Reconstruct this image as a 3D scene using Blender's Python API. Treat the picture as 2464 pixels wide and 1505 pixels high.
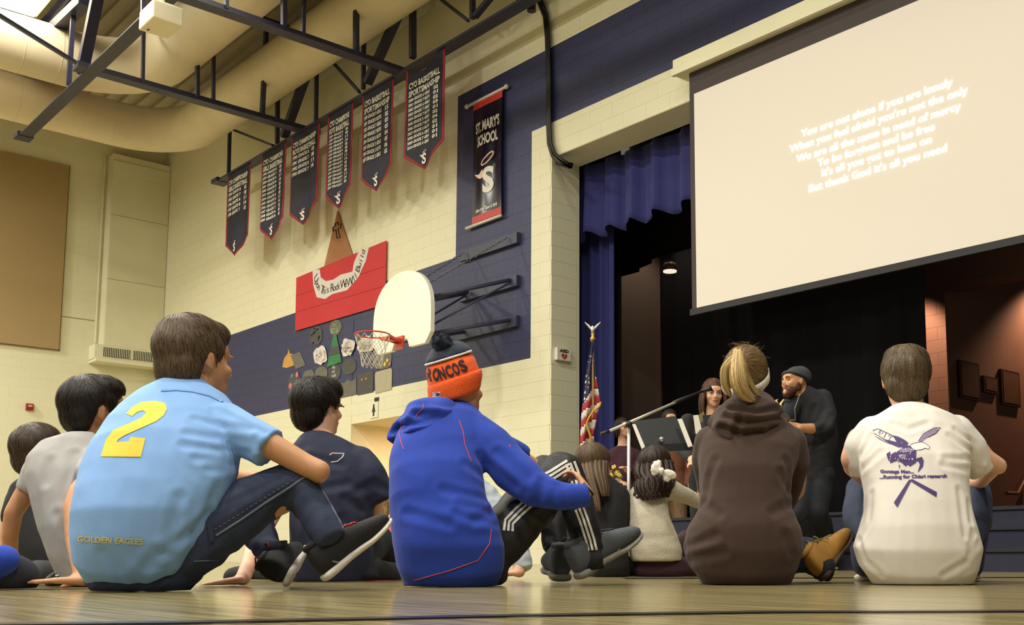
import bpy, math, random
import numpy as np
from math import sin, cos, atan2, sqrt, pi, radians
from mathutils import Vector, Matrix
from mathutils.bvhtree import BVHTree
for o in list(bpy.data.objects): bpy.data.objects.remove(o)
rnd = random.Random(7); rng = np.random.default_rng(7)
S = bpy.context.scene; C = S.collection
# ---------------------------------------------------------------- camera
CX, CY, F, CAMZ = 1400., 1020., 2642., .092
TILT = atan2(322, F); YAW = atan2(2400, 2661.6)
FW = Vector((-cos(YAW), sin(YAW), 0)); RT = Vector((sin(YAW), cos(YAW), 0)); UP = Vector((0, 0, 1))
cam = bpy.data.cameras.new('camera'); camo = bpy.data.objects.new('camera', cam); C.objects.link(camo)
fwd = FW*cos(TILT) + UP*sin(TILT); upv = UP*cos(TILT) - FW*sin(TILT)
camo.matrix_world = Matrix(((RT.x, upv.x, -fwd.x, 0), (RT.y, upv.y, -fwd.y, 0), (RT.z, upv.z, -fwd.z, CAMZ), (0, 0, 0, 1)))
cam.sensor_width = 36; cam.lens = 36*F/2464
cam.shift_x = -(CX-1232)/2464; cam.shift_y = (CY-752.5)/2464
cam.clip_start = .05; S.camera = camo
S.view_settings.view_transform = 'Standard'; S.view_settings.look = 'None'
S.view_settings.exposure = 0.27; S.view_settings.gamma = 1; S.view_settings.use_curve_mapping = False
# ---------------------------------------------------------------- world and large lights
w = bpy.data.worlds.new('room_bounce'); S.world = w; w.use_nodes = True
bg = w.node_tree.nodes['Background']; bg.inputs[0].default_value = (1, .95, .84, 1); bg.inputs[1].default_value = .10
def area(name, loc, size, power, col=(1, .965, .85), rot=(0, 0, 0)):
    l = bpy.data.lights.new(name, 'AREA'); l.shape = 'DISK'; l.size = size; l.energy = power; l.color = col
    o = bpy.data.objects.new(name, l); C.objects.link(o); o.location = loc; o.rotation_euler = rot; return o
for lx in (-22, -17.5, -12.2, -7.5, -2.8, 2):
    for ly in (-7.5, -3, 1.5):
        area('gym_lamp_light', (lx, ly, 8.35), .7, 110 if lx < -20 else 235)
area('gym_lamp_light', (-22.6, .6, 8.3), .4, 420)
for lx in (-11.5, -7, -2.5): area('gym_lamp_light', (lx, 5.7, 8.9 if lx < -8 else 8.3), .6, 62)

def ray(px, py):
    dx = (px-CX)/F; dy = -(py-CY)/F
    return FW*(cos(TILT)-dy*sin(TILT)) + UP*(sin(TILT)+dy*cos(TILT)) + RT*dx, cos(TILT)-dy*sin(TILT)
CAM = Vector((0, 0, CAMZ))
def pY(px, py, Y): r, _ = ray(px, py); return CAM + r*(Y/r.y)
def pX(px, py, X): r, _ = ray(px, py); return CAM + r*(X/r.x)
def pZ(px, py, Z): r, _ = ray(px, py); return CAM + r*((Z-CAMZ)/r.z)
def at(px, py, D): r, k = ray(px, py); return CAM + r*(D/k)      # D: horizontal distance along the view direction
# ---------------------------------------------------------------- materials
def lin(c):
    c = c/255.; return c/12.92 if c <= .04045 else ((c+.055)/1.055)**2.4
def rgb(r, g, b): return (lin(r), lin(g), lin(b), 1)
MATS = {}
def nn(nt, t, **kw):
    n = nt.nodes.new(t)
    for k, v in kw.items():
        if hasattr(n, k): setattr(n, k, v)
        else: n.inputs[k.replace('_', ' ')].default_value = v
    return n
def mat(name, col, rough=.7, metal=0., var=.0, vscale=8., bump=0., bscale=60., col2=None, emit=None, estr=0., coat=0., sheen=0., stretch=None, spec=None, sss=0., attr=None):
    if name in MATS: return MATS[name]
    m = bpy.data.materials.new(name); m.use_nodes = True; nt = m.node_tree; b = nt.nodes['Principled BSDF']
    b.inputs['Base Color'].default_value = col; b.inputs['Roughness'].default_value = rough; b.inputs['Metallic'].default_value = metal
    if spec is not None: b.inputs['Specular IOR Level'].default_value = spec
    if coat: b.inputs['Coat Weight'].default_value = coat
    if sheen: b.inputs['Sheen Weight'].default_value = sheen; b.inputs['Sheen Roughness'].default_value = .5
    if sss: b.inputs['Subsurface Weight'].default_value = sss; b.inputs['Subsurface Radius'].default_value = (.02, .008, .004); b.inputs['Subsurface Scale'].default_value = .5
    if emit: b.inputs['Emission Color'].default_value = emit; b.inputs['Emission Strength'].default_value = estr
    tc = nn(nt, 'ShaderNodeTexCoord'); mp = nn(nt, 'ShaderNodeMapping'); nt.links.new(tc.outputs['Object'], mp.inputs[0])
    if stretch: mp.inputs['Scale'].default_value = stretch
    if var or col2:
        c2 = col2 or tuple(max(0, c*(1-var)) for c in col[:3])+(1,)
        nz = nn(nt, 'ShaderNodeTexNoise', Scale=vscale, Detail=4.); nt.links.new(mp.outputs[0], nz.inputs['Vector'])
        mx = nn(nt, 'ShaderNodeMix', data_type='RGBA'); mx.inputs[6].default_value = col; mx.inputs[7].default_value = c2
        if attr:
            at_ = nn(nt, 'ShaderNodeAttribute', attribute_name=attr); nt.links.new(at_.outputs['Fac'], mx.inputs[0])
        else:
            rp = nn(nt, 'ShaderNodeMapRange'); rp.inputs[1].default_value = .35; rp.inputs[2].default_value = .65
            nt.links.new(nz.outputs['Fac'], rp.inputs[0]); nt.links.new(rp.outputs[0], mx.inputs[0])
        nt.links.new(mx.outputs[2], b.inputs['Base Color'])
    if bump:
        n2 = nn(nt, 'ShaderNodeTexNoise', Scale=bscale, Detail=3.); nt.links.new(mp.outputs[0], n2.inputs['Vector'])
        bp = nn(nt, 'ShaderNodeBump', Strength=bump, Distance=.004); nt.links.new(n2.outputs['Fac'], bp.inputs['Height']); nt.links.new(bp.outputs[0], b.inputs['Normal'])
    MATS[name] = m; return m
CREAM = rgb(225, 220, 188); NAVY = rgb(46, 50, 86)
def wall_mat():
    """painted concrete block: cream with navy painted zones given by real wall coordinates"""
    m = bpy.data.materials.new('painted_block'); m.use_nodes = True; nt = m.node_tree; b = nt.nodes['Principled BSDF']
    g = nn(nt, 'ShaderNodeNewGeometry'); sp = nn(nt, 'ShaderNodeSeparateXYZ'); nt.links.new(g.outputs['Position'], sp.inputs[0])
    def cmp(axis, op, v):
        n = nn(nt, 'ShaderNodeMath', operation=op); nt.links.new(sp.outputs[axis], n.inputs[0]); n.inputs[1].default_value = v; return n.outputs[0]
    def mul(a, b_): n = nn(nt, 'ShaderNodeMath', operation='MULTIPLY'); nt.links.new(a, n.inputs[0]); nt.links.new(b_, n.inputs[1]); return n.outputs[0]
    def mx_(a, b_): n = nn(nt, 'ShaderNodeMath', operation='MAXIMUM'); nt.links.new(a, n.inputs[0]); nt.links.new(b_, n.inputs[1]); return n.outputs[0]
    def box(x0, x1, z0, z1):
        return mul(mul(cmp(0, 'GREATER_THAN', x0), cmp(0, 'LESS_THAN', x1)), mul(cmp(2, 'GREATER_THAN', z0), cmp(2, 'LESS_THAN', z1)))
    f = mx_(mx_(box(-20.9, -11.19, 2.735, 4.476), box(-12.94, -11.19, 4.4, 6.955)), mx_(box(-11.25, 9, 5.886, 6.955), box(-12.94, -10, 5.886, 6.955)))
    f = mul(f, cmp(1, 'LESS_THAN', 9.22))
    mx = nn(nt, 'ShaderNodeMix', data_type='RGBA'); mx.inputs[6].default_value = CREAM; mx.inputs[7].default_value = NAVY
    nt.links.new(f, mx.inputs[0]); nt.links.new(mx.outputs[2], b.inputs['Base Color']); b.inputs['Roughness'].default_value = .55
    n2 = nn(nt, 'ShaderNodeTexNoise', Scale=55., Detail=4.); nt.links.new(g.outputs['Position'], n2.inputs['Vector'])
    bp = nn(nt, 'ShaderNodeBump', Strength=.25, Distance=.003); nt.links.new(n2.outputs['Fac'], bp.inputs['Height']); nt.links.new(bp.outputs[0], b.inputs['Normal'])
    return m
M_WALL = wall_mat()
M_CREAM = mat('cream_paint', CREAM, .6, var=.05, vscale=2, bump=.2)
M_STEEL = mat('navy_steel_paint', rgb(50, 50, 72), .45, var=.2, vscale=5)
M_BLACK = mat('black_metal', rgb(22, 21, 23), .5)
M_DUCT = mat('cream_fabric_duct', rgb(222, 208, 174), .55, var=.06, vscale=3, bump=.15, bscale=20)
# ---------------------------------------------------------------- mesh helpers
class MB:
    def __init__(s): s.v = []; s.f = []
    def add(s, vs, fs):
        n = len(s.v); s.v += [Vector(v) for v in vs]; s.f += [tuple(i+n for i in f) for f in fs]; return s
    def box(s, c, h, M=None):
        vs = []
        for x in (-1, 1):
            for y in (-1, 1):
                for z in (-1, 1):
                    p = Vector((x*h[0], y*h[1], z*h[2])); vs.append(Vector(c)+(M @ p if M else p))
        return s.add(vs, [(0, 1, 3, 2), (4, 6, 7, 5), (0, 4, 5, 1), (2, 3, 7, 6), (0, 2, 6, 4), (1, 5, 7, 3)])
    def b2(s, a, b): return s.box([(a[i]+b[i])/2 for i in range(3)], [abs(b[i]-a[i])/2 for i in range(3)])
    def bar(s, a, b, w, h, up=(0, 0, 1)):
        a = Vector(a); b = Vector(b); d = (b-a); L = d.length; d.normalize(); x = d.cross(Vector(up))
        if x.length < 1e-4: x = d.cross(Vector((1, 0, 0)))
        x.normalize(); u = x.cross(d); M = Matrix((x, d, u)).transposed()
        return s.box((a+b)/2, (w/2, L/2, h/2), M)
    def tube(s, pts, r, n=10, caps=True):
        pts = [Vector(p) for p in pts]; rs = r if isinstance(r, (list, tuple)) else [r]*len(pts); k = len(pts); base = len(s.v); nrm = None
        for i, p in enumerate(pts):
            t = (pts[min(i+1, k-1)]-pts[max(i-1, 0)]).normalized()
            if nrm is None:
                nrm = t.cross(Vector((0, 0, 1)))
                if nrm.length < .01: nrm = t.cross(Vector((1, 0, 0)))
            nrm = (nrm - t*nrm.dot(t)).normalized(); b = t.cross(nrm)
            for j in range(n): a = 2*pi*j/n; s.v.append(p+(nrm*cos(a)+b*sin(a))*rs[i])
        for i in range(k-1):
            for j in range(n): s.f.append((base+i*n+j, base+i*n+(j+1) % n, base+(i+1)*n+(j+1) % n, base+(i+1)*n+j))
        if caps: s.f.append(tuple(base+j for j in range(n))[::-1]); s.f.append(tuple(base+(k-1)*n+j for j in range(n)))
        return s
    def sphere(s, c, r, M=None, n=14, m=9):
        c = Vector(c); r = (r, r, r) if isinstance(r, (int, float)) else r; vs = []; fs = []
        T = (lambda p: c+(M @ p if M else p))
        vs.append(T(Vector((0, 0, r[2]))))
        for i in range(1, m):
            t = pi*i/m
            for j in range(n): a = 2*pi*j/n; vs.append(T(Vector((r[0]*sin(t)*cos(a), r[1]*sin(t)*sin(a), r[2]*cos(t)))))
        vs.append(T(Vector((0, 0, -r[2])))); L = len(vs)-1
        for j in range(n): fs.append((0, 1+j, 1+(j+1) % n)); fs.append((L, 1+(m-2)*n+(j+1) % n, 1+(m-2)*n+j))
        for i in range(m-2):
            for j in range(n): fs.append((1+i*n+j, 1+(i+1)*n+j, 1+(i+1)*n+(j+1) % n, 1+i*n+(j+1) % n))
        return s.add(vs, fs)
    def chain(s, pts, rs, n=12):
        """tapered limb: ball at each joint and a frustum between (for voxel fusing)"""
        pts = [Vector(p) for p in pts]
        for p, r in zip(pts, rs): s.sphere(p, r, n=n, m=8)
        for i in range(len(pts)-1):
            if (pts[i+1]-pts[i]).length > 1e-4: s.tube([pts[i], pts[i+1]], [rs[i], rs[i+1]], n)
        return s
    def prism(s, poly, d):
        """flat polygon (3D points) given thickness vector d"""
        d = Vector(d); n = len(poly); poly = [Vector(p) for p in poly]
        s.add(poly+[p+d for p in poly], [tuple(range(n)), tuple(range(2*n-1, n-1, -1))]+[(i, i+n, (i+1) % n+n, (i+1) % n) for i in range(n)])
        return s
    def loft(s, secs, n=28, e=2.3):
        """secs: (centre, half width, half depth, W axis, D axis)"""
        base = len(s.v); k = len(secs)
        for (c, a, b, W, D) in secs:
            for j in range(n):
                t = 2*pi*j/n; cx_ = cos(t); sx_ = sin(t)
                s.v.append(Vector(c)+W*(a*math.copysign(abs(cx_)**(2/e), cx_))+D*(b*math.copysign(abs(sx_)**(2/e), sx_)))
        for i in range(k-1):
            for j in range(n): s.f.append((base+i*n+j, base+i*n+(j+1) % n, base+(i+1)*n+(j+1) % n, base+(i+1)*n+j))
        s.f.append(tuple(base+j for j in range(n))[::-1]); s.f.append(tuple(base+(k-1)*n+j for j in range(n)))
        return s
def mk(name, mb, m, parent=None, origin=None, smooth=False):
    """link a mesh object; vertices are given in world coordinates"""
    me = bpy.data.meshes.new(name); base = Vector((0, 0, 0))
    if parent is not None:
        q = parent
        while q is not None: base += q.location; q = q.parent
    org = Vector(origin) if origin is not None else (base if parent is not None else None)
    if org is None:
        xs = [v.x for v in mb.v]; ys = [v.y for v in mb.v]; zs = [v.z for v in mb.v]
        org = Vector(((min(xs)+max(xs))/2, (min(ys)+max(ys))/2, min(zs)))
    me.from_pydata([v-org for v in mb.v], [], mb.f); me.materials.append(m)
    if smooth: me.polygons.foreach_set('use_smooth', [True]*len(me.polygons))
    o = bpy.data.objects.new(name, me); C.objects.link(o); o.location = org-base
    if parent is not None: o.parent = parent
    return o
def emp(name, loc): o = bpy.data.objects.new(name, None); C.objects.link(o); o.location = loc; o.empty_display_size = .1; return o
def tag(o, label=None, cat=None, group=None, kind=None):
    if label: o['label'] = label
    if cat: o['category'] = cat
    if group: o['group'] = group
    if kind: o['kind'] = kind
    return o
def recalc(o):
    import bmesh
    b = bmesh.new(); b.from_mesh(o.data); bmesh.ops.recalc_face_normals(b, faces=b.faces); b.to_mesh(o.data); b.free(); return o
_tc = {}
def text_pts(txt, bold=.02, res=3, shear=0., space=1.):
    """unit text: returns vertex list (x,y) and faces; x from 0 to width with the cap height 1"""
    cu = bpy.data.curves.new('t', 'FONT'); cu.body = txt; cu.size = 1.; cu.offset = bold; cu.resolution_u = res; cu.shear = shear; cu.space_character = space
    cu.fill_mode = 'FRONT'
    ob = bpy.data.objects.new('t', cu); C.objects.link(ob); bpy.context.view_layer.update()
    me = bpy.data.meshes.new_from_object(ob.evaluated_get(bpy.context.evaluated_depsgraph_get()))
    vs = [(v.co.x/.72, v.co.y/.72) for v in me.vertices]; fs = [tuple(p.vertices) for p in me.polygons]
    bpy.data.objects.remove(ob); bpy.data.curves.remove(cu); bpy.data.meshes.remove(me)
    return vs, fs
def text_to(mb, txt, o, X, Z, height, width=None, center=False, **kw):
    """lay the text from o along unit X with cap height along unit Z; optional squeeze to width"""
    vs, fs = text_pts(txt, **kw); x0 = min(v[0] for v in vs); x1 = max(v[0] for v in vs); sx = height if width is None else width/(x1-x0)
    off = (x1-x0)/2 if center else 0
    mb.add([Vector(o)+Vector(X)*((v[0]-x0-off)*sx)+Vector(Z)*(v[1]*height) for v in vs], fs)
# ================================================================ STRUCTURE
WY = 9.17; LX = -24.45; CEIL = 9.35
floor_m = bpy.data.materials.new('varnished_gym_floor'); floor_m.use_nodes = True
def _floor():
    nt = floor_m.node_tree; b = nt.nodes['Principled BSDF']; g = nn(nt, 'ShaderNodeNewGeometry')
    mp = nn(nt, 'ShaderNodeMapping'); nt.links.new(g.outputs['Position'], mp.inputs[0]); mp.inputs['Rotation'].default_value = (0, 0, radians(0)); mp.inputs['Scale'].default_value = (1.2, 30, 1)
    n = nn(nt, 'ShaderNodeTexNoise', Scale=1.6, Detail=6., Roughness=.6); nt.links.new(mp.outputs[0], n.inputs['Vector'])
    mp2 = nn(nt, 'ShaderNodeMapping'); nt.links.new(g.outputs['Position'], mp2.inputs[0]); mp2.inputs['Scale'].default_value = (1, 17.5, 1)
    br = nn(nt, 'ShaderNodeTexNoise', Scale=1.5, Detail=2.); nt.links.new(mp2.outputs[0], br.inputs['Vector'])
    mx = nn(nt, 'ShaderNodeMix', data_type='RGBA'); mx.inputs[6].default_value = rgb(114, 102, 68); mx.inputs[7].default_value = rgb(166, 152, 108)
    rp = nn(nt, 'ShaderNodeMapRange'); rp.inputs[1].default_value = .36; rp.inputs[2].default_value = .66; nt.links.new(n.outputs['Fac'], rp.inputs[0]); nt.links.new(rp.outputs[0], mx.inputs[0])
    nt.links.new(mx.outputs[2], b.inputs['Base Color'])
    b.inputs['Roughness'].default_value = .16; b.inputs['Specular IOR Level'].default_value = .6
    n3 = nn(nt, 'ShaderNodeTexNoise', Scale=7., Detail=3.); nt.links.new(mp.outputs[0], n3.inputs['Vector'])
    bp = nn(nt, 'ShaderNodeBump', Strength=.12, Distance=.002); nt.links.new(n3.outputs['Fac'], bp.inputs['Height']); nt.links.new(bp.outputs[0], b.inputs['Normal'])
_floor()
fl = tag(mk('floor', MB().b2((LX-.3, -14, -.12), (9, WY+8, 0)), floor_m), kind='structure')
mline = mat('black_floor_tape', rgb(24, 20, 16), .3)
pts = [pZ(x, y, .0015) for x, y in ((-500, 1512), (0, 1504), (450, 1499), (1232, 1482.5), (1850, 1473.5), (2464, 1471.5), (2900, 1470.5))]
def strip(pts, w_, name, th=.0015):
    mb = MB(); n = len(pts); L = []
    for i, p in enumerate(pts):
        t = (pts[min(i+1, n-1)]-pts[max(i-1, 0)]).normalized(); s = Vector((-t.y, t.x, 0))*w_/2; L.append((p+s, p-s))
    for i in range(n-1):
        a, b = L[i]; c, d = L[i+1]; mb.prism([a, b, d, c], (0, 0, th))
    return mk(name, mb, mline, fl)
strip(pts, .052, 'floor_line')
strip([pZ(x, y, .0015) for x, y in ((1500, 1393), (2000, 1391.5), (2464, 1390.5), (2900, 1389.6))], .10, 'floor_line')
# ---- block walls
NB = [0]
def block_wall(root, rects, place, quota, key):
    """running bond of 0.4 x 0.2 m blocks; rects = list of (u0,u1,z0,z1) areas; place(u0,u1,z0,z1)->corner pair"""
    cells = []
    for (a, b, c, d) in rects:
        zi = int(math.floor(c/.2))
        while zi*.2 < d-1e-6:
            off = .2*(zi % 2); ui = int(math.floor((a-off)/.4)); 
            while ui*.4+off < b-1e-6:
                u0, u1, z0, z1 = max(a, ui*.4+off), min(b, ui*.4+off+.4), max(c, zi*.2), min(d, zi*.2+.2)
                if u1-u0 > .03 and z1-z0 > .02: cells.append((u0, u1, z0, z1))
                ui += 1
            zi += 1
    cells.sort(key=key); cache = {}; rest = MB()
    for i, (u0, u1, z0, z1) in enumerate(cells):
        lo, hi = place(u0+.0009, u1-.0009, z0+.0009, z1-.0009)
        if i < quota:
            h = [abs(hi[k]-lo[k])/2 for k in range(3)]; kk = tuple(round(x, 4) for x in h)
            if kk not in cache:
                me = bpy.data.meshes.new('block'); m = MB().box((0, 0, 0), h); me.from_pydata(m.v, [], m.f); me.materials.append(M_WALL); cache[kk] = me
            o = bpy.data.objects.new('block', cache[kk]); C.objects.link(o); o.parent = root; o.location = [(lo[k]+hi[k])/2-root.location[k] for k in range(3)]
        else: rest.b2(lo, hi)
    if rest.v: tag(mk('block_field', rest, M_WALL, root), kind='stuff')
XR, XN = -10.775, -15.823      # pilaster corner, left side of the restroom recess
HN = 2.26; XN2 = -13.6
LB = 5.40                      # lintel underside
back = MB()
for a, b in (((LX, WY+.002, 0), (XN, WY+.5, CEIL)), ((XN, WY+.004, HN), (XN2, WY+.5, CEIL)), ((XN2, WY+.004, 0), (XR, WY+.5, CEIL)), ((XR, WY+.004, LB), (8.5, WY+.5, CEIL))): back.b2(a, b)
ws = tag(mk('wall_stage', back, M_WALL), kind='structure')
vis = lambda c: ((c[0]+c[1])/2+4)**2+((c[2]+c[3])/2-5)**2*.2
block_wall(ws, [(LX+.3, XN, 0, 8.8), (XN, XN2, HN, 8.8), (XN2, XR, .0, 8.8), (XR, -2.2, LB, 7.4)], lambda a, b, c, d: ((a, WY-.002, c), (b, WY+.02, d)), 290, lambda c: -c[1]+(9 if c[2] < 1.2 or c[3] > 7.3 else 0))
# reveal of the pilaster
rv = MB(); z = 0
for k in range(27):
    cut = .22 if k % 2 else .0
    y0, y1 = WY+.003, WY+.46
    seg = [(y0, y0+.2), (y0+.2, y1)] if k % 2 else [(y0, y1)]
    for (p, q) in seg: mk('block', MB().b2((XR-.02, p+.0015, k*.2+.0015), (XR+.004, q-.0015, k*.2+.1985)), M_WALL, ws)
sof = mk('soffit_face', MB().b2((XR+.02, WY+.004, LB-.006), (8, WY+.496, LB)), M_CREAM, ws)
# restroom recess
mpeach = mat('peach_wall', rgb(222, 178, 128), .6, var=.05)
tag(mk('wall_recess', MB().b2((XN-.1, WY+.5, 0), (XN, WY+1.7, 2.6)).b2((XN2, WY+.5, 0), (XN2+.1, WY+1.7, 2.6)).b2((XN-.1, WY+.5, HN), (XN2+.1, WY+1.7, HN+.1)), M_CREAM), kind='structure')
rb_ = tag(mk('wall_restroom', MB().b2((XN-.1, WY+1.7, 0), (XN2+.1, WY+1.8, 2.6)), mpeach), kind='structure')
block_wall(rb_, [(XN, XN2, 0, HN)], lambda a, b, c, d: ((a, WY+1.685, c), (b, WY+1.71, d)), 0, lambda c: c[0])
for o in rb_.children: o.data.materials[0] = mpeach
area('recess_lamp', ((XN+XN2)/2, WY+1.0, HN-.05), .4, 30, (1, .72, .45))
# left wall, chase, panel
wl = tag(mk('wall_left', MB().b2((LX-.3, -14, 0), (LX, WY+.5, CEIL)), M_CREAM), kind='structure')
block_wall(wl, [(3.2, 7.95, .0, 8.8)], lambda a, b, c, d: ((LX-.015, a, c), (LX+.002, b, d)), 290, lambda c: -c[1])
chx = -24.08; cy0 = 7.9
ch = tag(mk('trim_chase', MB().b2((LX+.004, cy0, 4.62), (chx-.02, WY-.006, 8.9)), M_CREAM), kind='structure')
zc = [4.62, pX(330, 682, chx).z, pX(330, 528, chx).z, 8.75]
for i in range(3): mk('chase_panel', MB().b2((chx-.03, cy0+.01, zc[i]+.006), (chx, WY-.012, zc[i+1]-.006)), M_CREAM, ch)
mk('trim_conduit', MB().tube([(LX+.02, cy0-.06, 4.7), (LX+.02, cy0-.06, 8.9)], .02, 8), M_CREAM)['kind'] = 'structure'
mk('control_joint', MB().b2((LX+.0, 3, 5.18), (LX+.005, cy0-.1, 5.20)), mat('joint_dark_tan', rgb(150, 138, 104), .8), wl)  # joint line in a darker tan than the wall
gz0, gz1 = 4.36, 5.0
gb = tag(mk('air_vent', MB().b2((LX+.01, cy0-.18, 4.3), (chx+.02, WY-.01, 4.62)).b2((LX+.01, cy0-.18, 4.24), (chx+.12, WY-.01, 4.31)), M_CREAM), 'cream vent box with a long dark louvred grille under the wall chase', 'vent')
mk('grille_recess', MB().b2((chx+.02, cy0+.0, 4.37), (chx+.026, WY-.1, 4.57)), M_BLACK, gb)
for i in range(30):
    y = cy0+.02+i*.0375
    if i != 15: mk('slat', MB().b2((chx+.026, y, 4.375), (chx+.04, y+.013, 4.565)), M_CREAM, gb)
mk('slat', MB().b2((chx+.026, cy0+.02+15*.0375-.01, 4.37), (chx+.045, cy0+.05+15*.0375, 4.57)), M_CREAM, gb)
tan = mat('tan_fabric_panel', rgb(168, 144, 100), .9, var=.06, vscale=30, bump=.3, bscale=120)
p1_ = pX(166, 400, LX+.06); p0_ = pX(143, 842, LX+.06)
ap = tag(mk('acoustic_panel', MB().b2((LX+.004, 2.3, p0_.z), (LX+.06, (p1_.y+p0_.y)/2, p1_.z)), tan), 'large tan fabric acoustic panel high on the left wall', 'wall panel')
mk('panel_frame', MB().b2((LX+.005, 2.28, p0_.z-.02), (LX+.05, (p1_.y+p0_.y)/2+.02, p0_.z)).b2((LX+.005, (p1_.y+p0_.y)/2, p0_.z-.02), (LX+.05, (p1_.y+p0_.y)/2+.02, p1_.z+.02)), mat('tan_edge', rgb(120, 100, 66), .7), ap)
fa = pX(72, 980, LX+.05)
al = tag(mk('fire_alarm', MB().b2((LX+.004, fa.y-.07, fa.z-.07), (LX+.06, fa.y+.07, fa.z+.07)), mat('alarm_red', rgb(150, 30, 24), .4)), 'small red fire alarm box on the left wall above the reclining boy', 'fire alarm')
mk('lens', MB().b2((LX+.06, fa.y-.04, fa.z+.0), (LX+.075, fa.y+.04, fa.z+.045)), mat('alarm_lens', rgb(200, 160, 150), .2), al)
mk('baseboard_left', MB().b2((LX+.004, -14, 0), (LX+.03, 7.9, .1)), M_BLACK, None)['kind'] = 'structure'
# ceiling deck with ribs
mdeck = mat('tan_roof_deck', rgb(168, 156, 132), .6, var=.12, vscale=2)
mb = MB().b2((LX-.3, -14, CEIL+.08), (9, WY+.5, CEIL+.2))
ce = tag(mk('ceiling', mb, mdeck), kind='structure')
rib = MB()
y = 2.
while y < WY-.1: rib.b2((LX, y, CEIL), (-5, y+.13, CEIL+.085)); y += .3
tag(mk('deck_rib', rib, mdeck, ce), kind='stuff')
# ---- trusses
TY, T2Y, CH = 8.56, 5.05, 7.3; UZ = 9.05
def truss(name, label, mkpts, a, b, webs, up):
    t = emp(name, (Vector(a)+Vector(b))/2); tag(t, label, 'truss', None)
    a = Vector(a); b = Vector(b); d = (b-a).normalized(); n = Vector((-d.y, d.x, 0))
    lc = MB(); lc.bar(a, b, .20, .02); lc.bar(a+n*.02+Vector((0, 0, .06)), b+n*.02+Vector((0, 0, .06)), .02, .12); mk('lower_chord', lc, M_STEEL, t)
    u = Vector((0, 0, UZ-CH)); uc = MB(); uc.bar(a+u, b+u, .18, .02); uc.bar(a+u-Vector((0, 0, .05)), b+u-Vector((0, 0, .05)), .02, .1); mk('upper_chord', uc, M_STEEL, t)
    for (p, q, wd) in webs:
        P, Q = mkpts(*p), mkpts(*q)
        if P.z > Q.z: P, Q = Q, P
        P.z = max(P.z, CH+.01); e = Q-P
        if e.z > .05 and abs(Q.z-UZ) > .08: Q = P+e*((UZ-P.z)/e.z)
        mk('web', MB().bar(P, Q, wd, wd*.8), M_STEEL, t)
    for e in (a, b): mk('end_plate', MB().box(e+Vector((0, 0, .02)), (.13, .13, .04)), M_STEEL, t)
    return t
truss('roof_truss', 'navy steel truss along the stage wall carrying the six hanging banners', lambda x, y: pY(x, y, TY), (-19.95, TY, CH), (-6, TY, CH),
      [((550, 425), (553, 308), .06), ((667, 345), (668, 225), .07), ((760, 300), (762, 165), .06), ((874, 215), (876, 80), .06), ((993, 140), (993, 0), .09), ((1137, 45), (1137, 0), .07),
       ((683, 330), (737, 180), .14), ((884, 200), (971, 7), .13), ((657, 350), (555, 310), .05), ((865, 222), (792, 140), .05), ((1127, 50), (1063, 0), .05), ((1143, 40), (1176, 0), .08)], 0)
truss('roof_truss', 'navy steel truss at upper left, the long one passing in front of the ducts', lambda x, y: pY(x, y, T2Y), (-20.02, T2Y, CH), (-5, T2Y, CH),
      [((196, 180), (233, 0), .16), ((165, 205), (176, 43), .07), ((143, 60), (206, 0), .2), ((343, 95), (345, 20), .06)], 0)
CXA, CXB = -13.52, -16.57
for X_, lab, wb in ((CXA, 'navy cross joist running from right of the white projector to the banner truss', [((545, 22), (545, 0), .06), ((683, 72), (683, 0), .08), ((729, 90), (731, 0), .06), ((857, 135), (857, 95), .08)]),
                    (CXB, 'navy cross joist below the ducts, farther left of the two cross joists', [((343, 205), (345, 86), .06), ((475, 240), (475, 165), .07), ((513, 253), (514, 133), .06), ((630, 300), (632, 255), .08), ((205, 165), (0, 38), .06), ((372, 214), (378, 250), .03)])):
    truss('cross_joist', lab, lambda x, y: pX(x, y, X_), (X_, 1.0 if X_ == CXA else T2Y-.1, CH+.02), (X_, TY+.1, CH+.02), wb, 0)
# ---- ducts
def duct(X0, Y0, z, r, R, label):
    cpts = [Vector((-1, Y0, z)), Vector((X0+R, Y0, z))]
    for i in range(1, 12): a = pi/2*i/12; cpts.append(Vector((X0+R-R*sin(a), Y0-R+R*cos(a), z)))
    cpts += [Vector((X0, Y0-R, z)), Vector((X0, -6, z))]
    # subdivide the straight runs for the slight seams
    d = tag(mk('air_duct', MB().tube(cpts, r, 40), M_DUCT, smooth=True, origin=(X0, Y0, z)), label, 'duct')
    y = Y0-R-.15
    while y > 1.5:
        mk('seam', MB().tube([(X0, y, z), (X0, y-.012, z)], r+.004, 40), M_DUCT, d, smooth=True); y -= .55
    return d
duct(-20.85, 8.04, 8.3, .42, 1.15, 'large cream round air duct nearest the walls, curving round the room corner')
duct(-18.6, 6.45, 8.32, .46, 1.2, 'large cream round air duct on the inner side, curving behind the white projector')
# grille slots in the inner duct
# ---- ceiling lamps that are in the picture
mlamp = mat('lamp_glow', (1, .9, .7, 1), .5, emit=(1, .88, .66, 1), estr=9)
lp = pZ(60, -6, 9.0)
lo = emp('high_bay_lamp', lp); tag(lo, 'glaring white ceiling lamp at the top left corner above the ducts', 'lamp')
mk('housing', MB().b2((lp.x-.65, lp.y-.35, lp.z+.03), (lp.x+.65, lp.y+.35, lp.z+.12)), M_CREAM, lo); mk('diffuser', MB().b2((lp.x-.6, lp.y-.3, lp.z), (lp.x+.6, lp.y+.3, lp.z+.03)), mlamp, lo)
area('high_bay_lamp_light', (-17.0, 4.2, 9.0), .8, 75)
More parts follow.
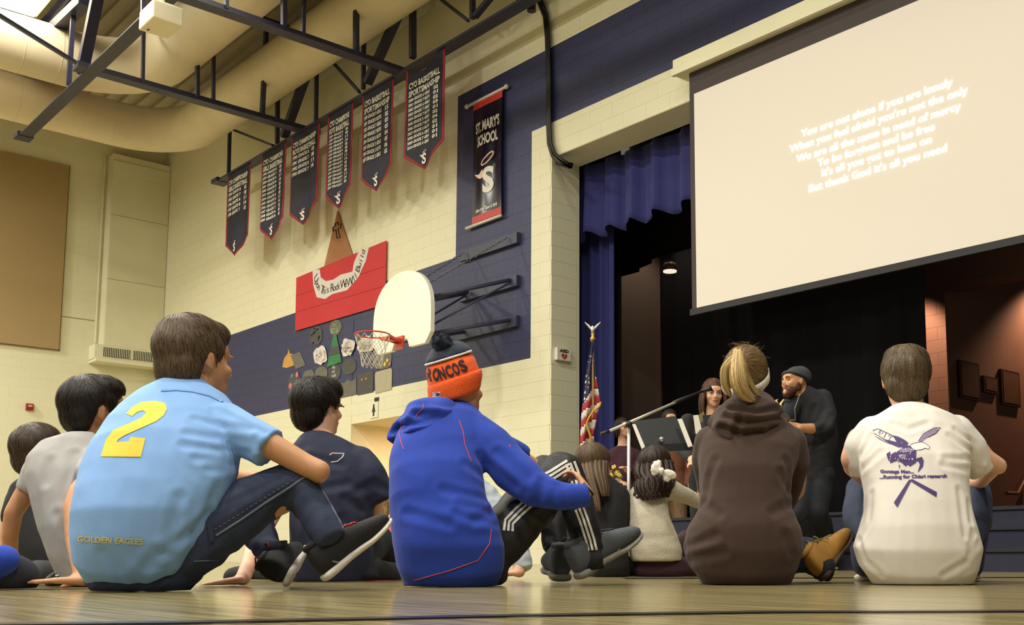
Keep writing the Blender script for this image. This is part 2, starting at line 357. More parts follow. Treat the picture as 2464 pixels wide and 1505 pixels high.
# ---- projector box hanging from the pole
mw = mat('projector_white', rgb(232, 222, 190), .45)
pr = emp('ceiling_projector', (-12.48, 4.55, 6.3)); tag(pr, 'white box projector hanging from the ceiling trusses at the upper left', 'projector')
pb = MB().b2((-12.70, 4.37, 6.3), (-12.26, 4.73, 6.53)); mk('body', pb, mw, pr); mod = pr.children[0].modifiers.new('b', 'BEVEL'); mod.width = .02; mod.segments = 3
mk('pole', MB().tube([(-12.48, 4.55, 6.53), (-12.48, 4.55, 9.3)], .03, 12), mw, pr); mk('mount', MB().b2((-12.6, 4.45, 6.53), (-12.36, 4.65, 6.58)), mw, pr)
mk('lens', MB().tube([(-12.40, 4.73, 6.42), (-12.40, 4.76, 6.42)], .045, 16), M_BLACK, pr)
mk('foot', MB().box((-12.6, 4.45, 6.297), (.012, .012, .006)), M_BLACK, pr)
# ---- cable and its black box
cb = [(1284, -30), (1296, 0), (1312, 40), (1317, 90), (1320, 200), (1320, 300), (1322, 345), (1331, 375), (1350, 392), (1372, 400)]
cpt = [pY(x, y, WY-.05) for x, y in cb]; cpt.append(Vector((XR+.06, WY+.05, 5.33)))
co = tag(mk('black_cable', MB().tube(cpt, .035, 8), mat('cable_rubber', rgb(20, 18, 18), .45), smooth=True), 'thick black cable running down the navy wall and round the stage opening corner', 'cable')
mk('cable_strand', MB().tube([p+Vector((.05, -.015, .02*sin(i))) for i, p in enumerate(cpt)], .02, 6), MATS['cable_rubber'], co, smooth=True)
q = pY(1279, 10, 8.8)
sp_ = tag(mk('hanging_speaker', MB().tube([q+Vector((0, 0, -.1)), q+Vector((0, 0, .3))], .06, 14), M_BLACK), 'short black cylinder hanging from the truss beside the cable', 'speaker')
mk('bracket', MB().bar(q+Vector((0, 0, .3)), (q.x, TY, CH+.1), .03, .03), M_BLACK, sp_)
# ---- banners
mnavy = mat('banner_navy', rgb(20, 22, 44), .7, var=.1, vscale=4); mred = mat('banner_red', rgb(150, 26, 40), .7); mwt = mat('print_white', rgb(226, 222, 210), .6)
mpink = mat('print_pink', rgb(236, 200, 186), .6)
def yfold(x, z, k, amp): return amp*.5*(sin(x*9+k*2.1)+.5*sin(x*17+k))*(.3+.7*min(1, max(0, (7.2-z)/1.2)))
def drape_mesh(fn, poly, nx, nz):
    pass
def swingS(mb, c, s, X=Vector((1, 0, 0)), Z=Vector((0, 0, 1))):
    text_to(mb, 'S', c-Z*s*.5, X, Z, s, bold=.035, center=True, res=4)
BZ = 7.22
def banner(i, x0, x1, ztop, rows, title, emb, lab, y=8.5, sag=0):
    b = emp('championship_banner', ((x0+x1)/2, y, 5.63)); tag(b, lab, 'banner', 'championship banners on the truss')
    zc_, zt = 5.93, 5.635; xm = (x0+x1)/2
    def surf(w_, inset, dy):
        g = MB(); nx, nz = 16, 26; vs = []; fs = []
        for r in range(nz+1):
            for c in range(nx+1):
                u = c/nx; x = x0+inset+(x1-x0-2*inset)*u
                zb = zc_+inset*.6-(zc_-zt)*(1-abs(2*u-1)) if True else 0
                ztp = ztop-sag*sin(pi*min(1, u*1.15)) if u < .87 else ztop
                zz = ztp+(zb-ztp)*r/nz
                vs.append((x, y+dy+yfold(x, zz, i, .035), zz))
        for r in range(nz):
            for c in range(nx): a = r*(nx+1)+c; fs.append((a, a+1, a+nx+2, a+nx+1))
        g.add(vs, fs); return g
    red = mk('border', surf(0, 0, .004), mred, b, smooth=True); red.modifiers.new('s', 'SOLIDIFY').thickness = .004
    mk('cloth', surf(0, .05, -.003), mnavy, b, smooth=True)
    t = MB(); W_ = x1-x0-.2; z = ztop-.12-sag*.9; xs = x0+.1
    for ti in title:
        text_to(t, ti, (xs, 0, z-.095), (1, 0, 0), (0, 0, 1), .09, W_, bold=.035, res=2); z -= .125
    n = len(rows); dz = min(.098, (z-(zc_+.06))/max(n, 1)) if n else 0
    for r in rows:
        text_to(t, r[0], (xs, 0, z-dz*.62), (1, 0, 0), (0, 0, 1), dz*.62, W_*.68, bold=.035, res=2)
        text_to(t, r[1], (xs+W_*.82, 0, z-dz*.7), (1, 0, 0), (0, 0, 1), dz*.7, W_*.14, bold=.04, res=2); z -= dz
    for v in t.v: v.y = y-.012+yfold(v.x, v.z, i, .035)
    mk('lettering', t, mwt, b)
    if emb:
        e = MB(); swingS(e, Vector((xm, 0, 5.80)), .15)
        w2 = MB(); w2.prism([(xm-.10, 0, 5.865), (xm-.04, 0, 5.86), (xm-.035, 0, 5.825), (xm-.06, 0, 5.83)], (0, .001, 0))
        ring = [(xm+.01+.04*cos(a), 0, 5.90+.014*sin(a)+.012*cos(a)) for a in [2*pi*k/14 for k in range(15)]]
        w2.tube(ring, .004, 5)
        for m_ in (e, w2):
            for v in m_.v: v.y += y-.014+yfold(v.x, v.z, i, .035)
        mk('crest', e, mwt, b); mk('wing', w2, mpink, b)
g8 = lambda n, k, base: [('%d GRADE %d' % (base+j, k[j % len(k)]), '%02d' % ((j*3+5) % 15)) for j in range(n)]
B = [(-19.5, -18.5, 7.288, g8(5, (8, 7, 6), 1994), ['CYO CHAMPIONSHIP', 'GIRLS BASKETBALL'], 1, 'navy pennant banner with few rows of white text, farthest left on the truss'),
     (-18.05, -17.1, 7.288, g8(12, (8, 7, 6, 8), 1998), ['CYO CHAMPIONS', 'GIRLS BASKETBALL'], 1, 'navy pennant banner with a long two-column list, second from the left'),
     (-16.92, -15.93, 7.288, g8(4, (8, 7), 1990), ['CYO CHAMPIONSHIP', 'BOYS BASKETBALL'], 1, 'navy pennant banner mostly blank below four rows of text, third from the left'),
     (-15.67, -14.85, 7.288, g8(15, (8, 7, 6), 1989), ['CYO CHAMPIONS', 'BOYS BASKETBALL'], 1, 'navy pennant banner whose tip touches the brown paper cone, list of fifteen rows'),
     (-14.58, -13.66, 7.288, [('%d GRADE %s' % (2000+j, s), '%02d' % d) for j, (s, d) in enumerate((('8 GIRLS', 15), ('8 BOYS', 2), ('7 GIRLS', 3), ('7 BOYS', 3), ('6 BOYS', 4), ('5 GIRLS', 5), ('5 BOYS', 6), ('5 GIRLS', 2)))], ['CYO BASKETBALL', 'SPORTSMANSHIP'], 1, 'navy pennant banner of sportsmanship awards with plain dark lower third, fifth from the left'),
     (-13.32, -12.33, 7.288, [('%d GRADE %s' % (2000+j, s), '%02d' % d) for j, (s, d) in enumerate((('6 GIRLS', 2), ('7 BOYS', 1), ('6 GIRLS', 2), ('7 GIRLS', 3), ('7 BOYS', 1), ('5 GIRLS', 2), ('7 BOYS', 4), ('5 BOYS', 2), ('6 GIRLS', 1), ('7 GIRLS', 1), ('4 GIRLS', 1)))], ['CYO BASKETBALL', 'SPORTSMANSHIP'], 1, 'navy pennant banner sagging from one lifted corner, nearest to the stage')]
for i, (a, b_, zt, rows, ti, e, lab) in enumerate(B): banner(i, a, b_, zt, rows, ti, e, lab, sag=.14 if i == 5 else 0)
# ---- school banner on rods
sb = emp('school_banner', (-12.1, WY-.08, 4.8)); tag(sb, 'tall glossy dark school banner with red ends on two rods, on the navy wall', 'banner')
sx0, sx1, sz0, sz1 = -12.47, -11.78, 4.86, 6.66
mgl = mat('glossy_banner', rgb(20, 20, 38), .25, spec=.6)
def vsurf(x0, x1, z0, z1, y, k=0, nx=20, nz=24):
    g = MB(); vs = []; fs = []
    for r in range(nz+1):
        for c in range(nx+1):
            x = x0+(x1-x0)*c/nx; zz = z0+(z1-z0)*r/nz; wv = .02*sin((x-x0)*13+1)*sin(pi*(zz-sz0)/(sz1-sz0)); vs.append((x, y+wv, zz))
    for r in range(nz):
        for c in range(nx): a = r*(nx+1)+c; fs.append((a, a+1, a+nx+2, a+nx+1))
    return g.add(vs, fs)
mk('cloth', vsurf(sx0, sx1, sz0+.1, sz1-.1, WY-.06), mgl, sb, smooth=True)
mrb = mat('banner_bright_red', rgb(188, 52, 40), .5)
mk('red_end', vsurf(sx0, sx1, sz1-.1, sz1, WY-.06, nz=2), mrb, sb); mk('red_end', vsurf(sx0, sx1, sz0, sz0+.1, WY-.06, nz=2), mrb, sb)
mrod = mat('white_rod', rgb(214, 206, 196), .4)
mk('rod', MB().tube([(sx0-.14, WY-.06, sz1+.02), (sx1+.07, WY-.06, sz1+.02)], .022, 10), mrod, sb, smooth=True); mk('rod', MB().tube([(sx0-.14, WY-.06, sz0-.03), (sx1-.0, WY-.06, sz0-.03)], .022, 10), mrod, sb, smooth=True)
mk('rod_knob', MB().sphere((sx0-.16, WY-.06, sz1+.02), .035), mrod, sb, smooth=True); mk('rod_knob', MB().sphere((sx1+.09, WY-.06, sz1+.02), .035), mrod, sb, smooth=True)
t = MB(); xm = (sx0+sx1)/2
text_to(t, "ST. MARY'S", (xm, 0, 6.19), (1, 0, 0), (0, 0, 1), .15, .56, bold=.04, center=True); text_to(t, "SCHOOL", (xm, 0, 5.98), (1, 0, 0), (0, 0, 1), .15, .47, bold=.04, center=True)
text_to(t, "Gift of the Class of 2018", (xm, 0, 5.0), (1, 0, 0), (0, 0, 1), .045, .5, bold=.03, center=True)
swingS(t, Vector((xm+.04, 0, 5.44)), .36)
for v in t.v: v.y = WY-.068+.02*sin((v.x-sx0)*13+1)*sin(pi*(v.z-sz0)/(sz1-sz0))
mk('lettering', t, mwt, sb)
t = MB(); ring = [(xm+.03+.14*cos(a), WY-.075, 5.74+.05*sin(a)+.05*cos(a)) for a in [2*pi*k/22 for k in range(23)]]; t.tube(ring, .012, 6)
wy = WY-.078
t.prism([(xm-.27, wy, 5.57), (xm-.17, wy, 5.55), (xm-.09, wy, 5.61), (xm-.07, wy, 5.59), (xm-.07, wy, 5.49), (xm-.14, wy, 5.48), (xm-.2, wy, 5.51)], (0, .003, 0)); mk('halo_and_wing', t, mpink, sb)
# ---- paper wall display
def paper(poly, col, label, y=WY-.012, name='paper_rock', cat='paper rock', crumple=0, th=.006, group='paper rocks on the navy wall', inner=None):
    P = [pY(px, py, y) for px, py in poly]; mb = MB()
    if crumple:
        c = sum(P, Vector())/len(P); n = len(P); rings = 7; vs = [c+Vector((0, -.05, 0))]; fs = []
        for r in range(1, rings+1):
            for p in P: q_ = c+(p-c)*(r/rings); q_ = q_+Vector((rnd.uniform(-1, 1)*.035, -crumple*rnd.random()*1.3*(1.15-r/rings)-.004, rnd.uniform(-1, 1)*.035)); vs.append(q_)
        for j in range(n): fs.append((0, 1+j, 1+(j+1) % n))
        for r in range(rings-1):
            for j in range(n): fs.append((1+r*n+j, 1+(r+1)*n+j, 1+(r+1)*n+(j+1) % n, 1+r*n+(j+1) % n))
        mb.add(vs, fs)
    else: mb.prism(P, (0, th, 0))
    o = mk(name, mb, col); tag(o, label, cat, group); return o
def blob(x0, y0, x1, y1, n=16, j=.06, sq=2.6):
    cx_, cy_, a, b = (x0+x1)/2, (y0+y1)/2, (x1-x0)/2, (y1-y0)/2; out = []
    sl = -.16
    for k in range(n):
        t = 2*pi*k/n; c, s = cos(t), sin(t); X_ = a*math.copysign(abs(c)**(2/sq), c)*(1+rnd.uniform(-j, j)); Y_ = b*math.copysign(abs(s)**(2/sq), s)*(1+rnd.uniform(-j, j)); out.append((cx_+X_, cy_+Y_*.93+sl*X_))
    return out
mpr = mat('red_paper', rgb(196, 40, 44), .7, var=.08, vscale=3); gp = mat('grey_paper', rgb(112, 108, 96), .8, var=.2, vscale=12); gp2 = mat('dark_grey_paper', rgb(84, 82, 78), .8, var=.25, vscale=14)
wp = mat('white_tissue', rgb(214, 206, 198), .8); gr = mat('green_paper', rgb(52, 128, 74), .7, var=.3, vscale=9); pale = mat('pale_kraft_paper', rgb(176, 168, 140), .8, var=.06); gold = mat('gold_paper', rgb(206, 156, 74), .7, var=.2, vscale=10)
brn = mat('brown_kraft', rgb(168, 116, 76), .85, var=.12, vscale=25); ink = mat('black_marker', rgb(34, 24, 24), .6)
cone = paper([(812, 506), (779, 645), (852, 625)], brn, 'brown paper steeple triangle with a cross outline, pointing up to a banner', name='paper_steeple', cat='paper cutout', group=None, y=WY-.022)
cr = [(812, 535), (814, 541), (821, 538), (820, 548), (813, 551), (818, 572), (811, 574), (808, 553), (801, 557), (801, 547), (807, 544), (806, 538)]
crp = [pY(a, b, WY-.03) for a, b in cr]; mk('cross_outline', MB().tube(crp+[crp[0]], .009, 4), ink, cone)
sheet = paper([(713, 669), (930, 579), (927, 733), (710, 797)], mpr, 'large red paper sheet with a curved white ribbon of handwriting', y=WY-.034, name='paper_sheet', cat='poster', group=None)
for yy in ((713, 712), (930, 640)), ((712, 752), (928, 688)): mk('crease', MB().tube([pY(*yy[0], WY-.036), pY(*yy[1], WY-.036)], .003, 4), mat('red_crease', rgb(150, 30, 36), .7), sheet)
top = [(752, 652), (768, 648), (772, 668), (782, 677), (800, 673), (820, 661), (848, 655), (856, 632), (862, 606), (866, 600)]
bot = [(753, 678), (759, 700), (763, 716), (775, 723), (790, 718), (800, 708), (835, 700), (862, 670), (878, 640), (888, 596)]
ribp = [pY(a, b, WY-.040) for a, b in ([(752, 652), (769, 648), (772, 668), (784, 677), (802, 673), (820, 661), (848, 654), (852, 631), (863, 606), (888, 595), (880, 628), (862, 668), (835, 699), (800, 708), (782, 720), (762, 716), (754, 688)])]
mk('ribbon', MB().prism(ribp, (0, .004, 0)), wp, sheet)
path = [pY(a, b, WY-.044) for a, b in ((757, 672), (764, 694), (776, 706), (796, 700), (820, 692), (845, 684), (860, 664), (869, 634), (878, 602))]
def along(path, s):
    d = [0]
    for i in range(1, len(path)): d.append(d[-1]+(path[i]-path[i-1]).length)
    s = min(max(s, 0), .999)*d[-1]
    for i in range(1, len(path)):
        if s <= d[i]: u = (s-d[i-1])/(d[i]-d[i-1]); return path[i-1].lerp(path[i], u), (path[i]-path[i-1]).normalized()
tx = MB(); words = 'Upon This Rock We Will Build'
for i, chh in enumerate(words):
    if chh == ' ': continue
    p, d = along(path, (i+.4)/len(words)); d = (along(path, (i+1.6)/len(words))[0]-along(path, max(0, (i-1)/len(words)))[0]).normalized(); z_ = Vector((-d.z, 0, d.x))
    text_to(tx, chh, p-z_*.02, d, z_, .15 if chh.isupper() else .125, bold=.0, center=True)
mk('lettering', tx, ink, sheet)
R_ = [(blob(746, 784, 775, 833), gp2, 'dark grey paper rock covered in black scribble, just under the red sheet', 0), (blob(793, 768, 822, 809, sq=2), gp, 'round grey-green paper rock lettered in pale green, atop the green tree', 0),
      (blob(755, 834, 788, 878), wp, 'crumpled grey and white tissue rock left of the green tree', .05), (blob(823, 815, 856, 858), wp, 'crumpled white tissue rock right of the green tree', .07), (blob(861, 812, 904, 848), wp, 'crumpled white tissue rock seen through the basketball net', .08),
      (blob(693, 898, 723, 943), gp2, 'dark paper rock splashed with pink and blue, at the lower left', 0), (blob(729, 889, 756, 930), gp, 'plain grey paper rock beside the pink and blue one', 0), (blob(757, 882, 788, 920), gp, 'plain grey paper rock just above the dark-haired boy', 0),
      (blob(791, 877, 820, 917, sq=2), gp2, 'round grey paper rock with pale handwriting below the green tree', 0), (blob(824, 862, 857, 903), gp2, 'dark grey paper rock under the white tissue rock', 0),
      ([(821, 920), (828, 923), (835, 914), (846, 918), (857, 911), (857, 950), (821, 958)], gp, 'grey paper rock with a torn wavy top in the bottom row', 0), ([(860, 902), (898, 893), (898, 944), (860, 952)], gp2, 'square grey paper rock with two orange marks in the bottom row', 0),
      ([(904, 896), (940, 886), (943, 890), (942, 938), (903, 948), (902, 902)], pale, 'pale square paper rock at the right end of the bottom row', 0), (blob(898, 843, 942, 889, sq=4), gp, 'grey paper rock with yellow and pink dots behind the net', 0), (blob(805, 919, 820, 936), gp2, 'tiny scribbled paper rock behind the head of the dark-haired boy', 0),
      ([(699, 856), (722, 847), (735, 880), (712, 889)], gp, 'tilted plain grey paper square stuck over the gold one', 0)]
RO = [paper(p, m_, l, crumple=c) for p, m_, l, c in R_]
go_ = paper([(679, 884), (684, 862), (692, 852), (694, 840), (697, 851), (704, 853), (707, 880), (690, 886)], gold, 'gold paper scrap with a pointed top, far left of the paper rocks', y=WY-.008)
tr = paper([(802, 808), (809, 806), (822, 872), (786, 884)], gr, 'green paper tree triangle with a grey band in the middle of the rocks', name='paper_tree', cat='paper cutout', group=None, y=WY-.02)
mk('grey_band', MB().prism([pY(a, b, WY-.026) for a, b in ((797, 836), (815, 832), (818, 850), (792, 857))], (0, .004, 0)), gp2, tr)
sc = MB()
for k in range(9): a = (750+rnd.random()*20, 790+rnd.random()*36); sc.tube([pY(a[0], a[1], WY-.02), pY(a[0]+rnd.uniform(-6, 6), a[1]+rnd.uniform(-10, 10), WY-.02)], .012, 4)
mk('scribble', sc, ink, RO[0])
tx = MB(); text_to(tx, 'On\nThis', pY(801, 788, WY-.018), (1, 0, 0), (0, 0, 1), .06, bold=.02); text_to(tx, 'Rock', pY(796, 804, WY-.018), (1, 0, 0), (0, 0, 1), .09, bold=.03); mk('lettering', tx, mat('pale_green_ink', rgb(150, 168, 120), .6), RO[1])
tx = MB(); text_to(tx, 'We\nwill\nbuild', pY(799, 889, WY-.018), (1, 0, 0), (0, 0, 1), .05, bold=.01); mk('lettering', tx, wp, RO[8])
dm = {'pink': mat('pink_paint', rgb(214, 110, 108), .7), 'blue': mat('blue_paint', rgb(86, 130, 150), .7), 'or': mat('orange_paint', rgb(214, 150, 70), .7), 'ye': mat('yellow_paint', rgb(222, 196, 70), .7)}
for (r_, k, x, y_, s_) in ((5, 'pink', 715, 902, .05), (5, 'pink', 699, 930, .06), (5, 'blue', 703, 905, .04), (5, 'blue', 714, 918, .035), (11, 'or', 871, 914, .02), (11, 'or', 881, 912, .02), (13, 'ye', 932, 868, .03), (13, 'ye', 926, 877, .035), (13, 'pink', 938, 877, .03)):
    p = pY(x, y_, WY-.016); mk('paint_dot', MB().tube([p, p+Vector((0, -.004, 0))], s_, 10), dm[k], RO[r_])
# ---- signs
def sign(name, x0, y0, x1, y1, label, Y=WY-.004):
    a, b = pY(x0, y1, Y), pY(x1, y0, Y); o = mk(name, MB().b2((a.x, Y-.012, a.z), (b.x, Y, b.z)), mat('sign_white', rgb(226, 220, 200), .4)); tag(o, label, 'sign'); return o, a, b
rs, a, b = sign('restroom_sign', 891, 967, 911, 1008, 'small white restroom sign with a black woman figure above the recess')
cxs = (a.x+b.x)/2; h_ = b.z-a.z; f = MB(); Y_ = WY-.018
f.tube([(cxs, Y_, a.z+h_*.8), (cxs, Y_-.003, a.z+h_*.8)], .022, 12)
f.prism([(cxs-.02, Y_, a.z+h_*.72), (cxs+.02, Y_, a.z+h_*.72), (cxs+.05, Y_, a.z+h_*.38), (cxs+.02, Y_, a.z+h_*.38), (cxs+.018, Y_, a.z+h_*.12), (cxs-.018, Y_, a.z+h_*.12), (cxs-.02, Y_, a.z+h_*.38), (cxs-.05, Y_, a.z+h_*.38)], (0, -.003, 0))
mk('woman_figure', f, ink, rs)
ds, a, b = sign('wall_sensor', 902, 956, 912, 967, 'tiny dark box directly above the restroom sign'); ds.data.materials[0] = mat('dark_olive_plastic', rgb(70, 68, 50), .5); ds['category'] = 'sensor'
mk('sensor_lens', MB().b2((a.x+.015, WY-.022, a.z+.015), (b.x-.015, WY-.015, b.z-.015)), M_BLACK, ds)
# AED sign sits on the reveal: a small flag box
p_, q_ = at(1336, 868, 14.22), at(1361, 839, 14.22)
aed = MB().b2((XR+.004, WY+.06, p_.z), (XR+.06, WY+.30, q_.z)); ao = mk('defibrillator_sign', aed, mat('sign_white', (1, 1, 1, 1)))
tag(ao, 'small white AED sign with a red heart on the pillar beside the stage', 'sign'); t = MB()
zc_ = (p_.z+q_.z)/2; Yc = WY+.18
text_to(t, 'AED', (XR+.062, Yc, q_.z-.055), (0, 1, 0), (0, 0, 1), .04, .16, center=True, bold=.05); mk('lettering', t, ink, ao)
hv = [(XR+.063, Yc+.05*(16*sin(a)**3)/16, p_.z+.055+.045*(13*cos(a)-5*cos(2*a)-2*cos(3*a)-cos(4*a))/16) for a in [2*pi*k/24 for k in range(24)]]
mk('heart', MB().prism(hv[::-1], (.002, 0, 0)), mat('heart_red', rgb(184, 30, 34), .5), ao)
mk('bolt', MB().prism([(XR+.067, Yc+.010, p_.z+.078), (XR+.067, Yc-.011, p_.z+.052), (XR+.067, Yc-.002, p_.z+.052), (XR+.067, Yc-.008, p_.z+.03), (XR+.067, Yc+.011, p_.z+.06), (XR+.067, Yc+.003, p_.z+.06)], (.001, 0, 0)), mwt, ao)
# ---- basketball goal
bg_ = emp('basketball_goal', (-12.05, WY, 2.9)); tag(bg_, 'wall-mounted basketball goal with white fan backboard, orange rim and net', 'basketball goal')
BY = 8.02
prof = [(949, 652), (965, 653), (982, 656)]
mbb = mat('backboard_white', rgb(238, 233, 214), .35)
bxc = (pY(899, 750, BY).x+pY(1037, 750, BY).x)/2; bw = (pY(1037, 750, BY).x-pY(899, 750, BY).x)/2
bz0 = 2.93; bz1 = pY(968, 654, BY).z
fan = []
for a in range(0, 181, 9):
    t = radians(a); fan.append((bxc+bw*cos(t), BY, bz0+.42+(bz1-bz0-.42)*sin(t)**.85))
fan += [(bxc-bw, BY, bz0+.12), (bxc-bw*.82, BY, bz0-.02), (bxc-bw*.3, BY, bz0-.02), (bxc-bw*.22, BY, bz0+.1), (bxc+bw*.22, BY, bz0+.1), (bxc+bw*.3, BY, bz0-.02), (bxc+bw*.82, BY, bz0-.02), (bxc+bw, BY, bz0+.12)]
bbo = mk('backboard', MB().prism(fan, (0, .06, 0)), mbb, bg_)
BACKZ = (bz0, bz1)
msb = mat('bracket_navy', rgb(52, 54, 78), .5)
for z_ in (4.38, 3.78, 3.22): mk('wall_rail', MB().b2((-12.75, WY-.07, z_-.02), (-11.42, WY-.004, z_+.13)), msb, bg_)
def arm(p, q, r=.028): mk('brace', MB().tube([p, q], r, 8), msb, bg_, smooth=True)
for sx in (-.38, .38):
    arm((bxc+sx*.9, BY+.07, 3.55), (-11.55 if sx > 0 else -12.6, WY-.08, 3.86)); arm((bxc+sx*.9, BY+.07, 3.05), (-11.55 if sx > 0 else -12.6, WY-.08, 3.30)); arm((bxc+sx*.9, BY+.07, 3.1), (-11.55 if sx > 0 else -12.6, WY-.08, 3.82), .015)
arm((bxc-.36, BY+.1, 3.55), (bxc+.36, BY+.1, 3.55)); arm((bxc-.36, BY+.1, 3.05), (bxc+.36, BY+.1, 3.05)); arm((bxc+.34, BY+.3, 3.6), (-12.5, WY-.1, 3.86))
mch = mat('chain_steel', rgb(120, 120, 126), .4, metal=.6)
for sx, ex in ((-.3, -12.6), (.3, -11.6)):
    a = Vector((bxc+sx, BY+.1, 3.72)); b = Vector((ex, WY-.1, 4.46)); n = 26; c = MB()
    for k in range(n):
        p = a.lerp(b, (k+.5)/n); d = (b-a).normalized(); s_ = d.cross(UP).normalized(); u_ = s_ if k % 2 else s_.cross(d); l = (b-a).length/n*.62
        c.tube([p+d*(l*cos(t))+u_*(.016*sin(t)) for t in [2*pi*j/8 for j in range(9)]], .006, 4, caps=False)
    tag(mk('chain', c, mch, bg_, smooth=True), kind='stuff')
mor = mat('rim_orange', rgb(196, 62, 36), .4)
RC = Vector((bxc, BY-.44, 3.05)); rr = .228
mk('rim', MB().tube([RC+Vector((rr*cos(t), rr*sin(t), 0)) for t in [2*pi*k/32 for k in range(33)]], .011, 8), mor, bg_, smooth=True)
mk('rim_bracket', MB().box(RC+Vector((0, .3, -.03)), (.075, .13, .02)).box(RC+Vector((0, .42, -.06)), (.1, .012, .09)).bar(RC+Vector((-.12, rr*.8, -.005)), RC+Vector((-.06, .4, -.05)), .02, .03).bar(RC+Vector((.12, rr*.8, -.005)), RC+Vector((.06, .4, -.05)), .02, .03), mor, bg_)
net = MB(); NS = 12; lev = 6
def npnt(i, l):
    fr = l/lev; r = rr*(1-.42*min(1, fr*1.25))+.01*(l % 2); a = 2*pi*(i+.5*(l % 2))/NS; return RC+Vector((r*cos(a), r*sin(a), -.02-.42*fr))
for l in range(lev):
    for i in range(NS):
        net.tube([npnt(i, l), npnt(i, l+1)], .0045, 4); net.tube([npnt(i, l), npnt(i-1 if l % 2 == 0 else i+1, l+1)], .0045, 4)
tag(mk('net', net, mat('net_cord', rgb(206, 198, 176), .8), bg_), kind='stuff')
# ---- projection screen
SY = 8.95
sc_ = emp('projection_screen', (-5.4, SY, 2.8)); tag(sc_, 'large white pull-down projection screen with song lyrics over the stage', 'projection screen')
SX0, SX1, SZ0, SZ1 = -8.02, -2.9, 2.84, 5.33
mscr = mat('screen_white', rgb(206, 196, 180), .8, emit=(1, .92, .80, 1), estr=.15, var=.0)  # weak emission stands in for the projector's light on the fabric
mfr = mat('screen_black_border', rgb(38, 38, 38), .7)
mk('screen_fabric', MB().b2((SX0, SY, SZ0), (SX1, SY+.006, SZ1)), mscr, sc_)
mk('black_border', MB().b2((SX0-.07, SY+.002, SZ0-.06), (SX0, SY+.012, 5.7)).b2((SX0, SY+.002, SZ1), (SX1, SY+.012, 5.72)).b2((SX1, SY+.002, SZ0-.06), (SX1+.07, SY+.012, 5.7)), mat('screen_border_brown', rgb(66, 58, 58), .8), sc_)
mk('bottom_bar', MB().b2((SX0-.09, SY-.015, SZ0-.07), (SX1+.09, SY+.03, SZ0)), mfr, sc_)
mk('screen_case', MB().b2((-8.25, SY-.1, 5.60), (SX1+.4, SY+.16, 5.78)), M_CREAM, sc_); mk('case_lip', MB().b2((-8.25, SY-.13, 5.58), (SX1+.4, SY-.08, 5.64)), M_CREAM, sc_)
mly = mat('projected_letters', (1, 1, .97, 1), .8, emit=(1, 1, .95, 1), estr=1.2)
L_ = [("You are not alone if you are lonely", 1928, 333, 2293, 203), ("When you feel afraid you're not the only", 1901, 374, 2330, 218), ("We are all the same in need of mercy", 1917, 397, 2313, 258), ("To be forgiven and be free", 1968, 405, 2250, 310), ("It's all you got to lean on", 1978, 432, 2242, 337), ("But thank God it's all you need", 1947, 468, 2279, 360)]
t = MB(); zl = [pY(a[1], a[2], SY) for a in L_]; zr = [pY(a[3], a[4], SY) for a in L_]
for i, a in enumerate(L_):
    zz = 4.62-.150*i
    zz = (zl[i].z+zr[i].z)/2
    text_to(t, a[0], (zl[i].x, SY-.006, zz), (1, 0, 0), (0, 0, 1), .078, zr[i].x-zl[i].x, bold=.018)
mk('lettering', t, mly, sc_); print('LY', [(round(p.z, 3), round(q.z, 3), round(q.x-p.x, 2)) for p, q in zip(zl, zr)])
# ---- stage: platform, steps, curtains
mst = mat('navy_carpet', rgb(40, 42, 60), .9, var=.15, vscale=20)
mk('trim_stage_platform', MB().b2((XR+.01, WY, 0), (8, WY+.52, .44)).b2((-12.49, WY+.52, 0), (8, 15.29, .44)).b2((-7.3, 7.25, 0), (8, WY, .44)), mst)['kind'] = 'structure'
for i, (y0, z_) in enumerate(((6.64, .148), (6.94, .294), (7.24, .44))):
    s_ = mk('trim_step', MB().b2((-7.3, y0, 0), (8, y0+.31, z_)), mst); s_['kind'] = 'structure'
    mk('nosing', MB().b2((-7.3, y0-.012, z_-.022), (8, y0+.02, z_+.003)), mat('nosing_dark', rgb(28, 28, 38), .5), s_)
def curtain(name, x0, x1, z0, z1, y, amp, per, m_, label, cat='curtain', scal=0, ph=0):
    mb = MB(); n = int((x1-x0)/per*10); vs = []; fs = []; nz = 10
    for c in range(n+1):
        x = x0+(x1-x0)*c/n; u = (x-x0)/per*2*pi+ph+.8*sin(x*3.1); s = sin(u); dy = amp*(s*.7+.3*sin(u*2.3+1))
        for r in range(nz+1):
            zz = z0+(z1-z0)*r/nz; k = .6+.4*(1-r/nz); zb = zz-(scal*(s*.5+.5))*(1-r/nz)*(1-r/nz); vs.append((x, y+dy*k, zb))
    for c in range(n):
        for r in range(nz): a = c*(nz+1)+r; fs.append((a, a+nz+1, a+nz+2, a+1))
    mb.add(vs, fs); o = mk(name, mb, m_, smooth=True); o.modifiers.new('s', 'SOLIDIFY').thickness = .006
    return tag(o, label, cat)
mblue = mat('blue_velvet', rgb(34, 38, 106), .8, sheen=.1, var=.12, vscale=3); mbk = mat('black_drape', rgb(15, 13, 13), .9, var=.1)
curtain('valance_curtain', pY(1385, 500, 9.8).x-.1, -1.0, 4.48, 5.42, WY+.62, .1, .46, mblue, 'short royal blue pleated valance across the top of the stage opening', scal=.1)
curtain('stage_curtain', pY(1389, 900, 10.07).x-.25, pY(1481, 900, 10.07).x, .45, 5.2, WY+.9, .10, .21, mblue, 'long royal blue pleated curtain at the left side of the stage', ph=1)
curtain('black_leg_drape', -12.4, pY(1497, 900, 10.6).x, .45, 6, 10.6, .05, .3, mbk, 'narrow black drape just behind the blue stage curtain')
